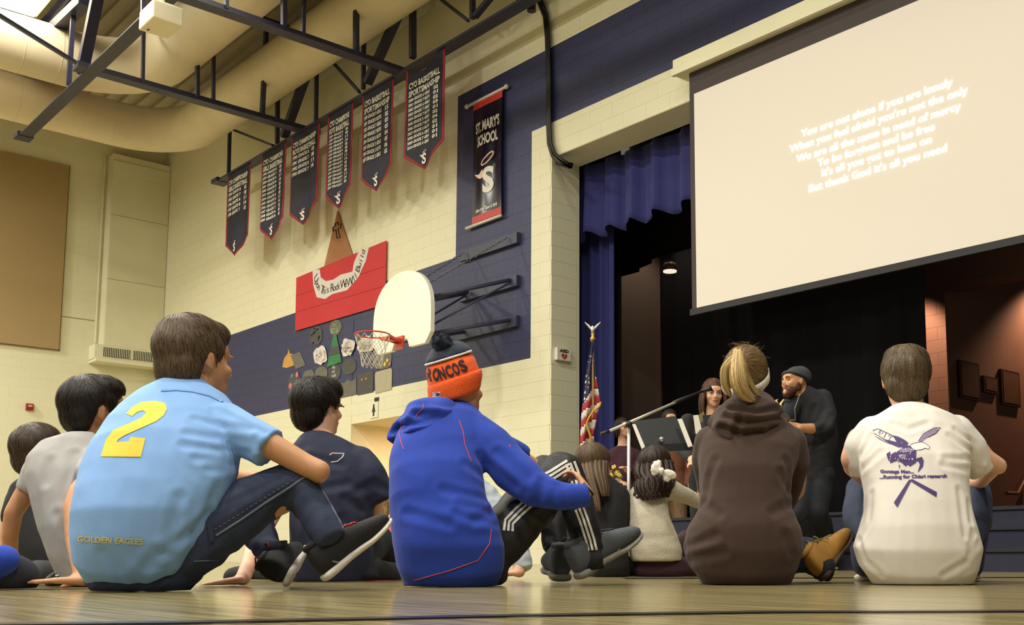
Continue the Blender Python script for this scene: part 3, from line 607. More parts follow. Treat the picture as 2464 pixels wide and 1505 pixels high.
mk('teaser', MB().b2((0, 0, 0), (0.001, .001, .001)), mbk).name = 'x' if False else 'x'
bpy.data.objects.remove(bpy.data.objects['x'])
zt_ = pY(1497, 664, 11.6).z
mb = MB(); xs = [-14.5, pY(1497, 664, 11.6).x, pY(1497, 664, 11.6).x, pY(1560, 650, 11.6).x, pY(1560, 650, 11.6).x, pY(1590, 645, 11.6).x, -1]
te = [(-14.5, zt_-.0), (xs[1]+.35, zt_), (xs[1]+.35, zt_+.05), (xs[3]+.05, zt_+.08), (xs[3]+.05, zt_+.14), (-1, zt_+.16), (-1, 6.3), (-14.5, 6.3)]
o = mk('black_teaser_drape', MB().prism([(a, 11.6, b) for a, b in te], (0, .03, 0)), mbk); tag(o, 'black overhead drape with a stepped lower edge deep in the stage', 'curtain')
xb0, xb1 = max(-12.42, pY(1578, 900, 13).x), pY(2229, 750, 13).x
curtain('black_backdrop', xb0, xb1, .45, 6.6, 13., .05, .5, mbk, 'wide black backdrop drape filling the back of the stage')
mbw = mat('brown_stage_paint', rgb(150, 108, 86), .7, var=.08, vscale=2)
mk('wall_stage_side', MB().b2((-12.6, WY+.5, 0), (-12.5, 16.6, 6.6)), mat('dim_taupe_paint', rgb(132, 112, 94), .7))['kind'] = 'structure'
# rear right: wall with the passage opening
BYW = 15.3; xa0 = pY(2200, 800, BYW).x-.6; xa1 = pY(2279, 850, BYW).x; zh = pY(2300, 690, BYW).z
rw = mk('wall_rear', MB().b2((-13, BYW, 0), (xa1, BYW+.4, 7)).b2((xa1, BYW, zh), (4, BYW+.4, 7)), mbw); rw['kind'] = 'structure'
mk('door_trim', MB().b2((xa1-.0, BYW-.04, zh-.06), (4, BYW-.001, zh+.05)), mbw, rw)
zz = .44
bl = MB()
k = 0
while zz < 6.4:
    off = .2*(k % 2); x = xa0-.8+off
    while x < xa1-.02:
        mk('block', MB().b2((x+.0015, BYW-.006, zz+.0015), (min(x+.4, xa1)-.0015, BYW+.01, zz+.2-.0015)), mbw, rw) if x > xa0 else None
        x += .4
    zz += .2; k += 1
mk('wall_passage', MB().b2((xa1-.12, BYW+.4, 0), (xa1, BYW+9, 6)).b2((xa1-.1, BYW+9, 0), (4, BYW+9.1, 6)).b2((xa1, BYW+.4, 5.9), (4, BYW+9, 6)), mbw)['kind'] = 'structure'
mk('trim_passage_floor', MB().b2((-13, BYW+.4, .40), (4, BYW+9, .44)), mst)['kind'] = 'structure'
mfrm = mat('dark_wood_frame', rgb(78, 50, 34), .5); mpic = mat('brown_plaque', rgb(112, 74, 50), .6, var=.15, vscale=6)
for (x0, y0, x1, y1, lab) in ((2305, 866, 2357, 974, 'tall wooden plaque on the passage wall, leftmost of three'), (2364, 904, 2400, 958, 'small wooden plaque on the passage wall, between two taller ones'), (2406, 888, 2454, 990, 'tall wooden plaque on the passage wall, rightmost of three')):
    a, b = pX(x0, y0, xa1+.03), pX(x1, y1-8, xa1+.03); zt2, zb2 = a.z, b.z
    o = mk('wall_plaque', MB().b2((xa1+.001, a.y, zb2), (xa1+.05, b.y, zt2)), mfrm); tag(o, lab, 'plaque', 'plaques in the passage')
    mk('plaque_face', MB().b2((xa1+.05, a.y+.05, zb2+.04), (xa1+.056, b.y-.05, zt2-.04)), mpic, o)
hr = [pX(2422, 1187, xa1+.08), pX(2450, 1188, xa1+.08), pX(2475, 1140, xa1+.08)]
tag(mk('handrail', MB().tube(hr, .03, 8), mat('rail_tan', rgb(150, 110, 80), .4)), 'tan handrail on the passage wall at the right edge', 'handrail')
# stage lamps
def spot(loc, tgt, power, ang, col=(1, .62, .40), blend=.6):
    l = bpy.data.lights.new('stage_spot', 'SPOT'); l.energy = power; l.spot_size = radians(ang); l.spot_blend = blend; l.color = col; l.shadow_soft_size = .08
    o = bpy.data.objects.new('stage_spot', l); C.objects.link(o); o.location = loc; o.rotation_euler = (Vector(tgt)-Vector(loc)).to_track_quat('-Z', 'Y').to_euler(); return o
mk('ceiling_stage', MB().b2((-12.6, WY+.52, 6.9), (8, BYW-.01, 7)), mat('stage_ceiling_black', rgb(24, 22, 22), .9))['kind'] = 'structure'
spot((xa1-.42, BYW-.6, 4.7), (xa1-.42, BYW-.15, .5), 330, 75, (1, .70, .50))
spot((xa1+.7, BYW+3.2, 5.0), (xa1+.1, BYW+3.2, 1.5), 240, 120, (1, .6, .38))
spot((-11.6, 12.4, 5.8), (-12.4, 12.4, 1), 34, 100, (1, .85, .72))
dl = at(1612, 655, 16.5); can = emp('can_light', dl); mk('stem', MB().tube([dl+Vector((0, 0, .14)), Vector((dl.x, dl.y, 6.9))], .012, 6), M_BLACK, can); tag(can, 'small white can light hanging deep in the dark stage', 'lamp')
mk('shade', MB().tube([dl+Vector((0, 0, .02)), dl+Vector((0, 0, .14))], [.11, .09], 18), mat('can_tan', rgb(128, 104, 86), .5), can, smooth=True)
mk('bulb_face', MB().tube([dl, dl+Vector((0, 0, .022))], .105, 18), mat('can_glow', (1, .85, .65, 1), .5, emit=(1, .85, .65, 1), estr=.8), can)
# ================================================================ PEOPLE: tools
def vnoise(P, seed=0):
    P = np.asarray(P)+seed*17.3; i = np.floor(P).astype(np.int64); f = P-i; f = f*f*(3-2*f)
    def h(a, b, c):
        n = (a*374761393+b*668265263+c*2147483647+seed*144269) & 0xffffffff; n = ((n ^ (n >> 13))*1274126177) & 0xffffffff; return ((n ^ (n >> 16)) & 0xffff)/65535.*2-1
    r = 0
    for dx in (0, 1):
        for dy in (0, 1):
            for dz in (0, 1):
                w_ = (f[:, 0] if dx else 1-f[:, 0])*(f[:, 1] if dy else 1-f[:, 1])*(f[:, 2] if dz else 1-f[:, 2]); r = r+w_*h(i[:, 0]+dx, i[:, 1]+dy, i[:, 2]+dz)
    return r
RM1 = np.array(Matrix.Rotation(.9, 3, Vector((.3, .8, .5)).normalized())); RM2 = np.array(Matrix.Rotation(2.1, 3, Vector((.9, -.3, .4)).normalized()))
def vsmooth(P, seed=0): return (vnoise(P@RM1, seed)+vnoise(P@RM2, seed+7)+vnoise(P*.93, seed+13))*.55
def fuse(name, mb, m, parent, voxel=.007, smooth=6, origin=None, wr=(), creases=(), floor=True, post=None):
    me = bpy.data.meshes.new('tmp'); c = sum(mb.v, Vector())/len(mb.v); me.from_pydata([v-c for v in mb.v], [], mb.f)
    ob = bpy.data.objects.new('tmp', me); C.objects.link(ob); recalc(ob)
    r = ob.modifiers.new('r', 'REMESH'); r.mode = 'VOXEL'; r.voxel_size = voxel; r.use_smooth_shade = True
    s = ob.modifiers.new('s', 'SMOOTH'); s.factor = .5; s.iterations = smooth
    bpy.context.view_layer.update()
    out = bpy.data.meshes.new_from_object(ob.evaluated_get(bpy.context.evaluated_depsgraph_get())); bpy.data.objects.remove(ob); bpy.data.meshes.remove(me)
    n = len(out.vertices); V = np.zeros(n*3); out.vertices.foreach_get('co', V); V = V.reshape(-1, 3)+np.array(c)
    if wr or creases:
        N = np.zeros(n*3); out.vertices.foreach_get('normal', N); N = N.reshape(-1, 3); D = np.zeros(n)
        for (amp, freq, stretch, seed) in wr:   # stretch: (unit axis vector, factor) lowers the frequency along the axis
            Q = V.copy()
            if stretch is not None:
                a = np.array(stretch[0]); a = a/np.linalg.norm(a); Q = Q-np.outer(Q@a, a)*(1-stretch[1])
            q = vsmooth(Q*freq, seed)+.4*vsmooth(Q*freq*2.1, seed+3); D += amp*(1-2*np.abs(q)) if amp > 0 else -amp*q
        ctree = BVHTree.FromPolygons([Vector(v) for v in V], [tuple(p.vertices) for p in out.polygons]) if creases else None
        for cr_ in creases:   # (points, width, depth): laid on the surface as seen from the front
            pts0, wd, dp = cr_; wd *= 1.2; dp *= .5; best = np.full(n, 9.); pts = []
            for a, b in zip(pts0[:-1], pts0[1:]):
                for k in range(6):
                    q = Vector(a).lerp(Vector(b), k/5); h = ctree.ray_cast(CAM, (q-CAM).normalized())
                    if h[0] is not None: pts.append(h[0])
            if len(pts) < 2: continue
            for a, b in zip(pts[:-1], pts[1:]):
                a = np.array(a); b = np.array(b); ab = b-a
                if ab@ab < 1e-9: continue
                t = np.clip((V-a)@ab/(ab@ab), 0, 1); best = np.minimum(best, np.linalg.norm(V-a-t[:, None]*ab, axis=1))
            u = best/wd; D += dp*(-np.exp(-u*u)+.55*np.exp(-((u-1.7)/.8)**2))
        V = V+N*D[:, None]
    if post: V = post(V)
    if floor: V[:, 2] = np.maximum(V[:, 2], .003)
    base = Vector((0, 0, 0)); q = parent
    while q is not None: base += q.location; q = q.parent
    org = Vector(origin) if origin is not None else base
    out.vertices.foreach_set('co', (V-np.array(org)).ravel()); out.materials.clear(); out.materials.append(m); out.update()
    out.polygons.foreach_set('use_smooth', [True]*len(out.polygons)); out.name = name
    o = bpy.data.objects.new(name, out); C.objects.link(o); o.location = org-base
    if parent is not None: o.parent = parent
    return o
def wloc(o):
    b = Vector((0, 0, 0)); q = o
    while q is not None: b += q.location; q = q.parent
    return b
def bvh(*objs):
    vs = []; fs = []
    for o in objs:
        b = wloc(o); n = len(vs); vs += [v.co+b for v in o.data.vertices]; fs += [tuple(i+n for i in p.vertices) for p in o.data.polygons]
    return BVHTree.FromPolygons(vs, fs)
def hitpt(tree, p, off=.002):
    """the point of the surface seen in direction of p"""
    d = (Vector(p)-CAM).normalized(); h = tree.ray_cast(CAM, d)
    if h[0] is None:
        D0 = (Vector(p)-CAM).length; best = None
        for k in range(40):
            h = tree.find_nearest(CAM+d*(D0*(.9+k*.016)))
            if best is None or h[3] < best[3]: best = h
        h = best; return h[0]+(CAM-h[0]).normalized()*off, h[1]
    return h[0]-d*off, h[1]
def drape(name, mb, tree, m, parent, grid=.008, off=.0022):
    import bmesh
    me = bpy.data.meshes.new(name); me.from_pydata(mb.v, [], mb.f); b = bmesh.new(); b.from_mesh(me)
    bmesh.ops.triangulate(b, faces=[f for f in b.faces if len(f.verts) > 4])
    for ax in (RT, UP):
        vals = [v.co.dot(ax) for v in b.verts]; k = math.floor(min(vals)/grid)+1
        while k*grid < max(vals):
            bmesh.ops.bisect_plane(b, geom=b.verts[:]+b.edges[:]+b.faces[:], plane_co=ax*(k*grid), plane_no=ax); k += 1
    for v in b.verts: v.co = hitpt(tree, v.co, off)[0]
    base = wloc(parent)
    for v in b.verts: v.co -= base
    b.to_mesh(me); b.free(); me.materials.append(m)
    o = bpy.data.objects.new(name, me); C.objects.link(o); o.parent = parent; return o
def pxpoly(fig, polys, d=-.5):
    mb = MB()
    for p in polys: mb.add([fig.P(x, y, d) for x, y in p], [tuple(range(len(p)))])
    return mb
def stitch(fig, name, pts, tree, r, m, parent, dash=0, off=.001):
    P = []
    for (a, b) in zip(pts[:-1], pts[1:]):
        n = max(2, int(math.hypot(b[0]-a[0], b[1]-a[1])/6))
        for k in range(n):
            q = fig.P(a[0]+(b[0]-a[0])*k/n, a[1]+(b[1]-a[1])*k/n, -.5)
            if tree.ray_cast(CAM, (q-CAM).normalized())[0] is not None: P.append(hitpt(tree, q, off)[0])
    if len(P) < 2: return None
    mb = MB()
    if dash:
        for k in range(0, len(P)-1, 2): mb.tube([P[k], P[k+1]], r, 5)
    else: mb.tube(P, r, 5)
    return tag(mk(name, mb, m, parent), kind='stuff' if dash else None)
def band(pts, wd, off=0):
    """screen polyline to a list of quads of the given width, for strips laid on cloth"""
    out = []; n = len(pts); L = []
    for i, p in enumerate(pts):
        a = pts[max(i-1, 0)]; b = pts[min(i+1, n-1)]; dx, dy = b[0]-a[0], b[1]-a[1]; l = math.hypot(dx, dy); nx, ny = -dy/l, dx/l
        L.append(((p[0]+nx*(off-wd/2), p[1]+ny*(off-wd/2)), (p[0]+nx*(off+wd/2), p[1]+ny*(off+wd/2))))
    for i in range(n-1): out.append([L[i][0], L[i][1], L[i+1][1], L[i+1][0]])
    return out
class Fig:
    def __init__(s, Z): s.Z = Z; s.ox = 0
    def P(s, x, y, d=0): return at(x+s.ox, y, s.Z+d)
    def R(s, px, d=0): return px*(s.Z+d)/2680
    def ax(s, yaw): a = radians(yaw); return RT*cos(a)+FW*sin(a)
    def secs(s, L, yaw=0, k=1.):
        """L rows: x, y, d, half width px, half depth px"""
        C_ = [s.P(r[0], r[1], r[2]) for r in L]; out = []
        for i, r in enumerate(L):
            W = s.ax(r[5] if len(r) > 5 else yaw); t = (C_[min(i+1, len(L)-1)]-C_[max(i-1, 0)]).normalized(); D = t.cross(W).normalized(); W2 = D.cross(t).normalized() if abs(t.dot(W)) > .5 else W
            out.append((C_[i], s.R(r[3])*k, s.R(r[4])*k, W2, D))
        return out
    def chain(s, mb, L, n=14, k=1., flat=False):
        P = [s.P(*r[:3]) for r in L]; R_ = [s.R(r[3])*k for r in L]
        if flat:
            mb.chain(P[:-1], R_[:-1], n); mb.tube(P[-2:], R_[-2:], n)
        else: mb.chain(P, R_, n)
        return mb
class Head:
    """psi: turn of the face (0 looks away from the viewer, 90 to the right of the picture, 180 at the viewer); pitch up; roll tilts the top to the right"""
    def __init__(s, c, psi, pitch=0, roll=0, k=1.):
        a = radians(psi); f = FW*cos(a)+RT*sin(a); r = (RT*cos(a)-FW*sin(a)); u = UP.copy()
        p = radians(pitch); f, u = f*cos(p)+u*sin(p), u*cos(p)-f*sin(p); q = radians(roll); r, u = r*cos(q)-u*sin(q), u*cos(q)+r*sin(q)
        s.c = Vector(c); s.k = k; s.M = Matrix((r, f, u)).transposed(); s.r, s.f, s.u = r, f, u
    def w(s, x, y, z): return s.c+s.M @ Vector((x*s.k, y*s.k, z*s.k))
    def ell(s, mb, c, r, rot=None, n=18, m=12): mb.sphere(s.w(*c), [q*s.k for q in r], s.M @ rot if rot else s.M, n, m)
    def build(s, mb, ears=True, female=False):
        s.ell(mb, (0, -.012, .028), (.074, .093, .086)); s.ell(mb, (0, .030, -.018), (.062, .062, .075)); s.ell(mb, (0, .045, -.062), (.046, .044, .044)); s.ell(mb, (0, .072, -.088), (.023, .02, .018))
        s.ell(mb, (0, .060, .034), (.055, .034, .035)); s.ell(mb, (0, .012, -.06), (.054, .052, .04))
        for sx in (-1, 1):
            s.ell(mb, (sx*.036, .062, -.026), (.024, .026, .02)); s.ell(mb, (sx*.030, .088, .016), (.022, .008, .006))
            if ears:
                e = Matrix.Rotation(radians(-sx*20), 3, 'Z'); s.ell(mb, (sx*.073, -.008, -.008), (.007, .015, .024), e); s.ell(mb, (sx*.0765, -.012, .004), (.006, .014, .016), e); s.ell(mb, (sx*.072, -.002, -.028), (.006, .007, .009))
        mb.chain([s.w(0, .092, .012), s.w(0, .102, -.008), s.w(0, .110, -.026)], [.007*s.k, .008*s.k, .0095*s.k], 10)
        for sx in (-1, 1): s.ell(mb, (sx*.011, .104, -.030), (.008, .009, .007))
        s.ell(mb, (0, .090, -.052), (.024, .009, .006)); s.ell(mb, (0, .089, -.062), (.021, .009, .007)); s.ell(mb, (0, .080, -.078), (.02, .012, .01))
        return s
    def face(s, root, skin, brow=None, eye=(60, 50, 40), lips=None, closed=False):
        we = mat('eye_white', rgb(214, 205, 192), .3); ie = mat('eye_iris_%d' % eye[0], rgb(*eye), .3)
        for sx in (-1, 1):
            mb = MB(); s.ell(mb, (sx*.030, .082, .003), (.0125, .0125, .0125) if not closed else (.0125, .0125, .011))
            e = mk('eye', mb, we if not closed else skin, root, smooth=True)
            if not closed:
                mb = MB(); s.ell(mb, (sx*.030, .0915, .002), (.0058, .004, .0058)); mk('iris', mb, ie, e, smooth=True)
            mb = MB(); mb.tube([s.w(sx*(.030-.015), .0935, .0055), s.w(sx*.030, .0965, .009), s.w(sx*(.030+.015), .0905, .005)], .0022*s.k, 6); mk('eyelid', mb, brow or skin, e, smooth=True)
            mb = MB(); mb.tube([s.w(sx*.013, .096, .017), s.w(sx*.030, .0985, .023), s.w(sx*.050, .0845, .017)], [.003*s.k, .0035*s.k, .0015*s.k], 6); mk('eyebrow', mb, brow or skin, root, smooth=True)
        mb = MB(); mb.tube([s.w(-.022, .0925, -.055), s.w(-.008, .0985, -.0525), s.w(0, .099, -.0535), s.w(.008, .0985, -.0525), s.w(.022, .0925, -.055)], [.002*s.k, .004*s.k, .0042*s.k, .004*s.k, .002*s.k], 8)
        mb.tube([s.w(-.02, .0925, -.058), s.w(0, .0985, -.062), s.w(.02, .0925, -.058)], [.002*s.k, .0048*s.k, .002*s.k], 8); mk('mouth', mb, lips or mat('lips', rgb(176, 104, 90), .5), root, smooth=True)
def hairline(y, low=-.085):
    pts = [(-.2, low), (-.045, low+.006), (-.028, -.035), (-.02, .016), (.012, .020), (.020, -.004), (.032, .0), (.050, .040), (.075, .060), (.2, .075)]
    for (a, b), (c, d) in zip(pts[:-1], pts[1:]):
        if y <= c: return b+(d-b)*(y-a)/(c-a)
    return .07
def hair(H, root, vols, m, n=1600, length=.045, wd=.0022, low=-.085, crown=(0, -.045, .11), parent=None, down=.6, cut=True, voxel=.007, lift=.003, jitter=.25, seg=5, wr=.0015, tilt=None, seed=1, name='hair', fringe=None):
    mb = MB()
    for (c, r) in vols: H.ell(mb, c, r)
    Mi = H.M.transposed()
    cap = fuse(name, mb, m, root, voxel=voxel, smooth=5, wr=[(wr, 40, (H.u, .25), seed)], floor=False)
    base = wloc(cap); me = cap.data; import bmesh
    if cut:
        b = bmesh.new(); b.from_mesh(me)
        rem = []
        for f in b.faces:
            l = Mi @ (f.calc_center_median()+base-H.c)/H.k
            hl = hairline(l.y, low)
            if l.y > .03 and fringe is not None: hl = max(hl, .0)+fringe
            if l.z < hl: rem.append(f)
        bmesh.ops.delete(b, geom=rem, context='FACES'); b.to_mesh(me); b.free()
    tree = bvh(cap); r_ = np.random.default_rng(seed); polys = me.polygons; A = np.array([p.area for p in polys]); A /= A.sum()
    idx = r_.choice(len(polys), n, p=A); cr = H.w(*crown); vs = []; fs = []; tone = []
    for i in idx:
        p = polys[i].center+base; nrm = polys[i].normal.copy(); L = length*H.k*r_.uniform(.6, 1.2); path = []; st = L/seg; d = None; tn = float(np.clip(r_.normal(.45, .3), 0, 1))
        jit = Vector(r_.normal(0, jitter, 3))
        q = p.copy()
        for k in range(seg+1):
            path.append((q+nrm*(lift*(.3+k/seg)), nrm))
            v = (q-cr).normalized()*(1-down)-H.u*down
            if tilt: v += tilt(Mi @ (q-H.c)/H.k, H)
            v = v+jit*.5; v = v-nrm*v.dot(nrm)
            if v.length < 1e-3: v = jit-nrm*jit.dot(nrm)
            v.normalize(); q2 = q+v*st; h = tree.find_nearest(q2)
            if h[0] is not None and (h[0]-q2).length < .012: q2 = h[0]; nrm = h[1]
            q = q2; d = v
        b0 = len(vs)
        for k, (q, nn_) in enumerate(path):
            t = (path[min(k+1, seg)][0]-path[max(k-1, 0)][0]); s_ = t.cross(nn_)
            if s_.length < 1e-9: s_ = H.r.copy()
            s_.normalize(); w_ = wd*H.k*(1-.75*k/seg)*.5; vs += [q-s_*w_, q+s_*w_]; tone += [tn, tn]
        for k in range(seg): a = b0+2*k; fs.append((a, a+1, a+3, a+2))
    nv = len(me.vertices); V = [v.co.copy() for v in me.vertices]+[v-base for v in vs]; Fc = [tuple(p.vertices) for p in polys]+[tuple(i+nv for i in f) for f in fs]
    T = [float(t) for t in np.clip(.35+.35*vnoise(np.array([v.co for v in me.vertices])*60, seed), 0, 1)]+tone
    me2 = bpy.data.meshes.new(name); me2.from_pydata(V, [], Fc); me2.materials.append(m); at_ = me2.attributes.new('tone', 'FLOAT', 'POINT'); at_.data.foreach_set('value', T)
    me2.polygons.foreach_set('use_smooth', [True]*len(me2.polygons)); cap.data = me2; return cap
def hairmat(name, a, b): return mat(name, rgb(*a), .5, col2=rgb(*b), attr='tone', spec=.35)
def locks(root, name, guides, m, n, wd=.003, seg=12, seed=3, H=None):
    """hair hanging freely: guides = list of [(point, radius), ...]; strands follow the guide inside its radius"""
    r_ = np.random.default_rng(seed); vs = []; fs = []; tone = []
    for g in guides:
        P = [Vector(p) for p, _ in g]; R_ = [r for _, r in g]; K = len(P)
        def smp(u):
            x = u*(K-1); i = min(int(x), K-2); f = x-i; p0, p1, p2, p3 = P[max(i-1, 0)], P[i], P[i+1], P[min(i+2, K-1)]
            c = p1*2+(p2-p0)*f+(p0*2-p1*5+p2*4-p3)*f*f+(-p0+p1*3-p2*3+p3)*f**3; return c*.5, R_[i]*(1-f)+R_[i+1]*f
        for _ in range(n):
            a = r_.uniform(0, 2*pi); rr_ = sqrt(r_.uniform(0, 1)); ph = r_.normal(0, .35); tn = float(np.clip(r_.normal(.5, .28), 0, 1)); end = r_.uniform(.8, 1.0); b0 = len(vs); prev = None
            for k in range(seg+1):
                u = end*k/seg; c, R1 = smp(u); t = (smp(min(u+.02, 1))[0]-smp(max(u-.02, 0))[0]).normalized(); x = t.cross(FW)
                if x.length < .05: x = t.cross(RT)
                x.normalize(); y = t.cross(x); aa = a+ph*u; q = c+(x*cos(aa)+y*sin(aa))*R1*rr_; s_ = t.cross((x*cos(aa)+y*sin(aa))).normalized(); w_ = wd*(1-.6*k/seg)/2
                vs += [q-s_*w_, q+s_*w_]; tone += [tn, tn]
            for k in range(seg): q_ = b0+2*k; fs.append((q_, q_+1, q_+3, q_+2))
    mb = MB(); mb.add(vs, fs); o = mk(name, mb, m, root, smooth=True); at_ = o.data.attributes.new('tone', 'FLOAT', 'POINT'); at_.data.foreach_set('value', tone); return o
def hand(mb, wr, f, n, k=1., side=1, curl=.25, spread=1.):
    """wrist, finger direction, palm normal (towards the palm side), side: +1 thumb along f x n"""
    f = Vector(f).normalized(); n = Vector(n); n = (n-f*n.dot(f)).normalized(); s_ = f.cross(n)*side; wr = Vector(wr)
    kn = []
    for i, (o, l) in enumerate(((.030, .080), (.010, .086), (-.010, .083), (-.029, .074))):
        kp = wr+f*(l*k)+s_*(o*k); mb.chain([wr+s_*(o*.5*k), kp], [.015*k, .0115*k], 10); kn.append((kp, o))
    for (kp, o), ln in zip(kn, (.070, .080, .074, .058)):
        d = (f+s_*(o*5*spread)).normalized(); p = kp; c = 0; P = [p]
        for q, seg in enumerate((.45, .32, .25)):
            c += curl*(1.1 if q else .7); p = p+(d*cos(c)+n*sin(c))*(ln*seg*k); P.append(p)
        mb.chain(P, [.0098*k, .0090*k, .0083*k, .0072*k], 9)
    b = wr+f*(.022*k)+s_*(.022*k); p1 = b+(f*.5+s_*.8+n*.15).normalized()*(.036*k); p2 = p1+(f*.85+s_*.45+n*.25*(1+curl)).normalized()*(.032*k); p3 = p2+(f*.95+s_*.2+n*.3*(1+curl)).normalized()*(.026*k)
    mb.chain([b, p1, p2, p3], [.0145*k, .012*k, .0105*k, .0085*k], 9)
def skinm(name, c): return mat(name, rgb(*c), .5, var=.08, vscale=25, bump=.05, bscale=200, sss=.12)
SK1 = skinm('skin_tan', (200, 146, 104)); SK2 = skinm('skin_light', (214, 160, 128)); SK3 = skinm('skin_pale', (224, 172, 142))
def person(fig, label, mb, skin, base, voxel=.007, smooth=5):
    o = fuse('person', mb, skin, None, voxel=voxel, smooth=smooth, origin=(base.x, base.y, 0)); tag(o, label, 'person'); return o
def shoe(root, heel, toe, up, m_up, m_sole, m_lace, k=1., out=1, swoosh=None, lace_col=None, name='shoe', tall=0):
    heel, toe = Vector(heel), Vector(toe); x = (toe-heel); L = x.length; x.normalize(); z = Vector(up); z = (z-x*z.dot(x)).normalized(); y = z.cross(x)
    P = lambda a, b, c: heel+x*(a*L)+y*(b*L)+z*(c*L)
    mb = MB(); S_ = []
    prof = [(0, .095, .02, .26), (.04, .125, .005, .37), (.12, .14, 0, .40+tall), (.25, .14, 0, .40+tall), (.38, .138, 0, .37+tall*.4), (.52, .148, 0, .31), (.66, .165, .0, .255), (.8, .16, .01, .21), (.92, .125, .02, .17), (.985, .075, .035, .13)]
    for (a, w_, zb, zt_) in prof: S_.append((P(a, 0, .05+(zb+zt_)/2-.02), w_*L, (zt_-zb)/2*L, y, z))
    mb.loft(S_, 24, 2.4); sh = fuse(name, mb, m_up, root, voxel=.006, smooth=4, floor=True)
    mb = MB(); S_ = []
    for (a, w_, zb, th) in [(-.02, .085, .02, .07), (.03, .125, 0, .10), (.15, .14, 0, .10), (.35, .125, .012, .085), (.5, .14, .008, .08), (.66, .168, 0, .07), (.82, .162, .012, .065), (.94, .12, .035, .06), (1.01, .06, .06, .05)]:
        S_.append((P(a, 0, zb+th/2-.02), w_*L, th/2*L, y, z))
    mb.loft(S_, 24, 3.2); so = fuse('sole', mb, m_sole, sh, voxel=.006, smooth=2)
    mb = MB(); tr = bvh(sh)
    for i in range(5):
        a = .34+.07*i; zc1 = .38-.045*i
        for sg in (-1, 1):
            q = []
            for t in (-1, -.5, 0, .5, 1):
                pt = P(a+sg*t*.025, t*.075, zc1+.12); h = tr.ray_cast(pt, -z)
                if h[0]: q.append(h[0]+z*.003)
            if len(q) > 2: mb.tube(q, .0032, 6)
    if mb.v:
        for sg in (-1, 1): c0 = P(.34, 0, .41); mb.tube([c0, c0+x*.01+y*sg*.022+z*.02, c0+x*.0+y*sg*.04+z*.008, c0-x*.004+y*sg*.03-z*.002, c0], .0028, 6); mb.tube([c0, c0+y*sg*.03-z*.004+x*.02, c0+y*sg*.045-z*.025+x*.03], .0026, 6)
        mk('laces', mb, m_lace, sh, smooth=True)
    col = MB(); ring = [P(.16+.12*cos(t), .085*sin(t), .40+tall) for t in [2*pi*k_/18 for k_ in range(19)]]; col.tube(ring, .009, 8); mk('collar', col, m_up, sh, smooth=True)
    return sh, so, P, y*out
# ================================================================ PEOPLE: the four in front
denim = mat('dark_denim', rgb(44, 54, 80), .85, var=.25, vscale=18, bump=.35, bscale=320); denim2 = mat('jean_seam', rgb(96, 104, 124), .8)
blackc = mat('black_cloth', rgb(22, 21, 24), .85, var=.15, bump=.2, bscale=200); whitec = mat('white_print', rgb(225, 220, 210), .7)
# ---------------- boy in the light blue shirt
A = Fig(3.03)
tee = mat('light_blue_jersey', rgb(128, 170, 226), .8, var=.07, vscale=6, bump=.12, bscale=260, sheen=.03)
T_ = [(338, 1374, .04, 112, 88, 12), (336, 1362, .02, 126, 104, 12), (328, 1325, -.02, 144, 118, 12), (334, 1285, -.03, 155, 128, 12), (343, 1245, -.03, 165, 132, 12), (366, 1195, -.01, 178, 128, 12), (382, 1145, .01, 184, 120, 12), (398, 1090, .04, 180, 112, 14), (415, 1040, .08, 168, 102, 16), (430, 1000, .12, 150, 90, 18), (437, 968, .15, 118, 76, 18), (440, 944, .17, 80, 62, 18), (446, 930, .18, 58, 52, 18)]
bm = MB(); bm.loft(A.secs(T_, k=.84)); A.chain(bm, [(452, 960, .18, 46), (478, 925, .19, 44), (482, 890, .2, 44)]); A.chain(bm, [(470, 965, .2, 40), (515, 938, .25, 30)])
hA = Head(A.P(470, 872, .2), 34, 2, -4, 1.09); hA.build(bm)
A.chain(bm, [(560, 1025, .06, 38), (650, 1072, .04, 33), (735, 1120, .05, 29), (768, 1134, .05, 28)], k=1); A.chain(bm, [(768, 1134, .05, 28), (764, 1142, .08, 26), (700, 1150, .24, 22), (650, 1165, .34, 17)])
hand(bm, A.P(650, 1165, .34), A.P(600, 1170, .42)-A.P(650, 1165, .34), -UP, side=1)
A.chain(bm, [(300, 1060, .25, 36), (440, 1150, .45, 28), (570, 1150, .48, 24), (620, 1150, .46, 18)]); hand(bm, A.P(620, 1150, .46), RT+FW*.1, -UP, side=-1)
A.chain(bm, [(400, 1370, 0, 50), (560, 1250, .06, 48), (728, 1175, .1, 40), (770, 1250, .06, 30), (796, 1295, .04, 18)])
A.chain(bm, [(360, 1365, .25, 50), (520, 1220, .42, 44), (606, 1235, .45, 26), (626, 1300, .3, 20)])
pA = person(A, 'boy sitting in a light blue T-shirt with a big yellow 2 on its back', bm, SK1, A.P(340, 1400, 0), .006)
sb_ = MB(); sb_.loft(A.secs(T_)); A.chain(sb_, [(545, 1015, .08, 52), (585, 1040, .06, 54), (652, 1080, .045, 55)], flat=True); A.chain(sb_, [(330, 1010, .2, 50), (340, 1060, .3, 45)])
RTv = tuple(RT); cr = []
for i, (a, b, c, d) in enumerate([(470, 1010, 600, 1035), (450, 1045, 610, 1062), (440, 1075, 600, 1092), (470, 1105, 580, 1108), (520, 985, 640, 1040), (500, 1130, 575, 1120), (540, 1075, 655, 1075)]):
    cr.append(([A.P(a, b, -.09), A.P((a+c)/2, (b+d)/2+4, -.085), A.P(c, d, -.06)], .010, .006))
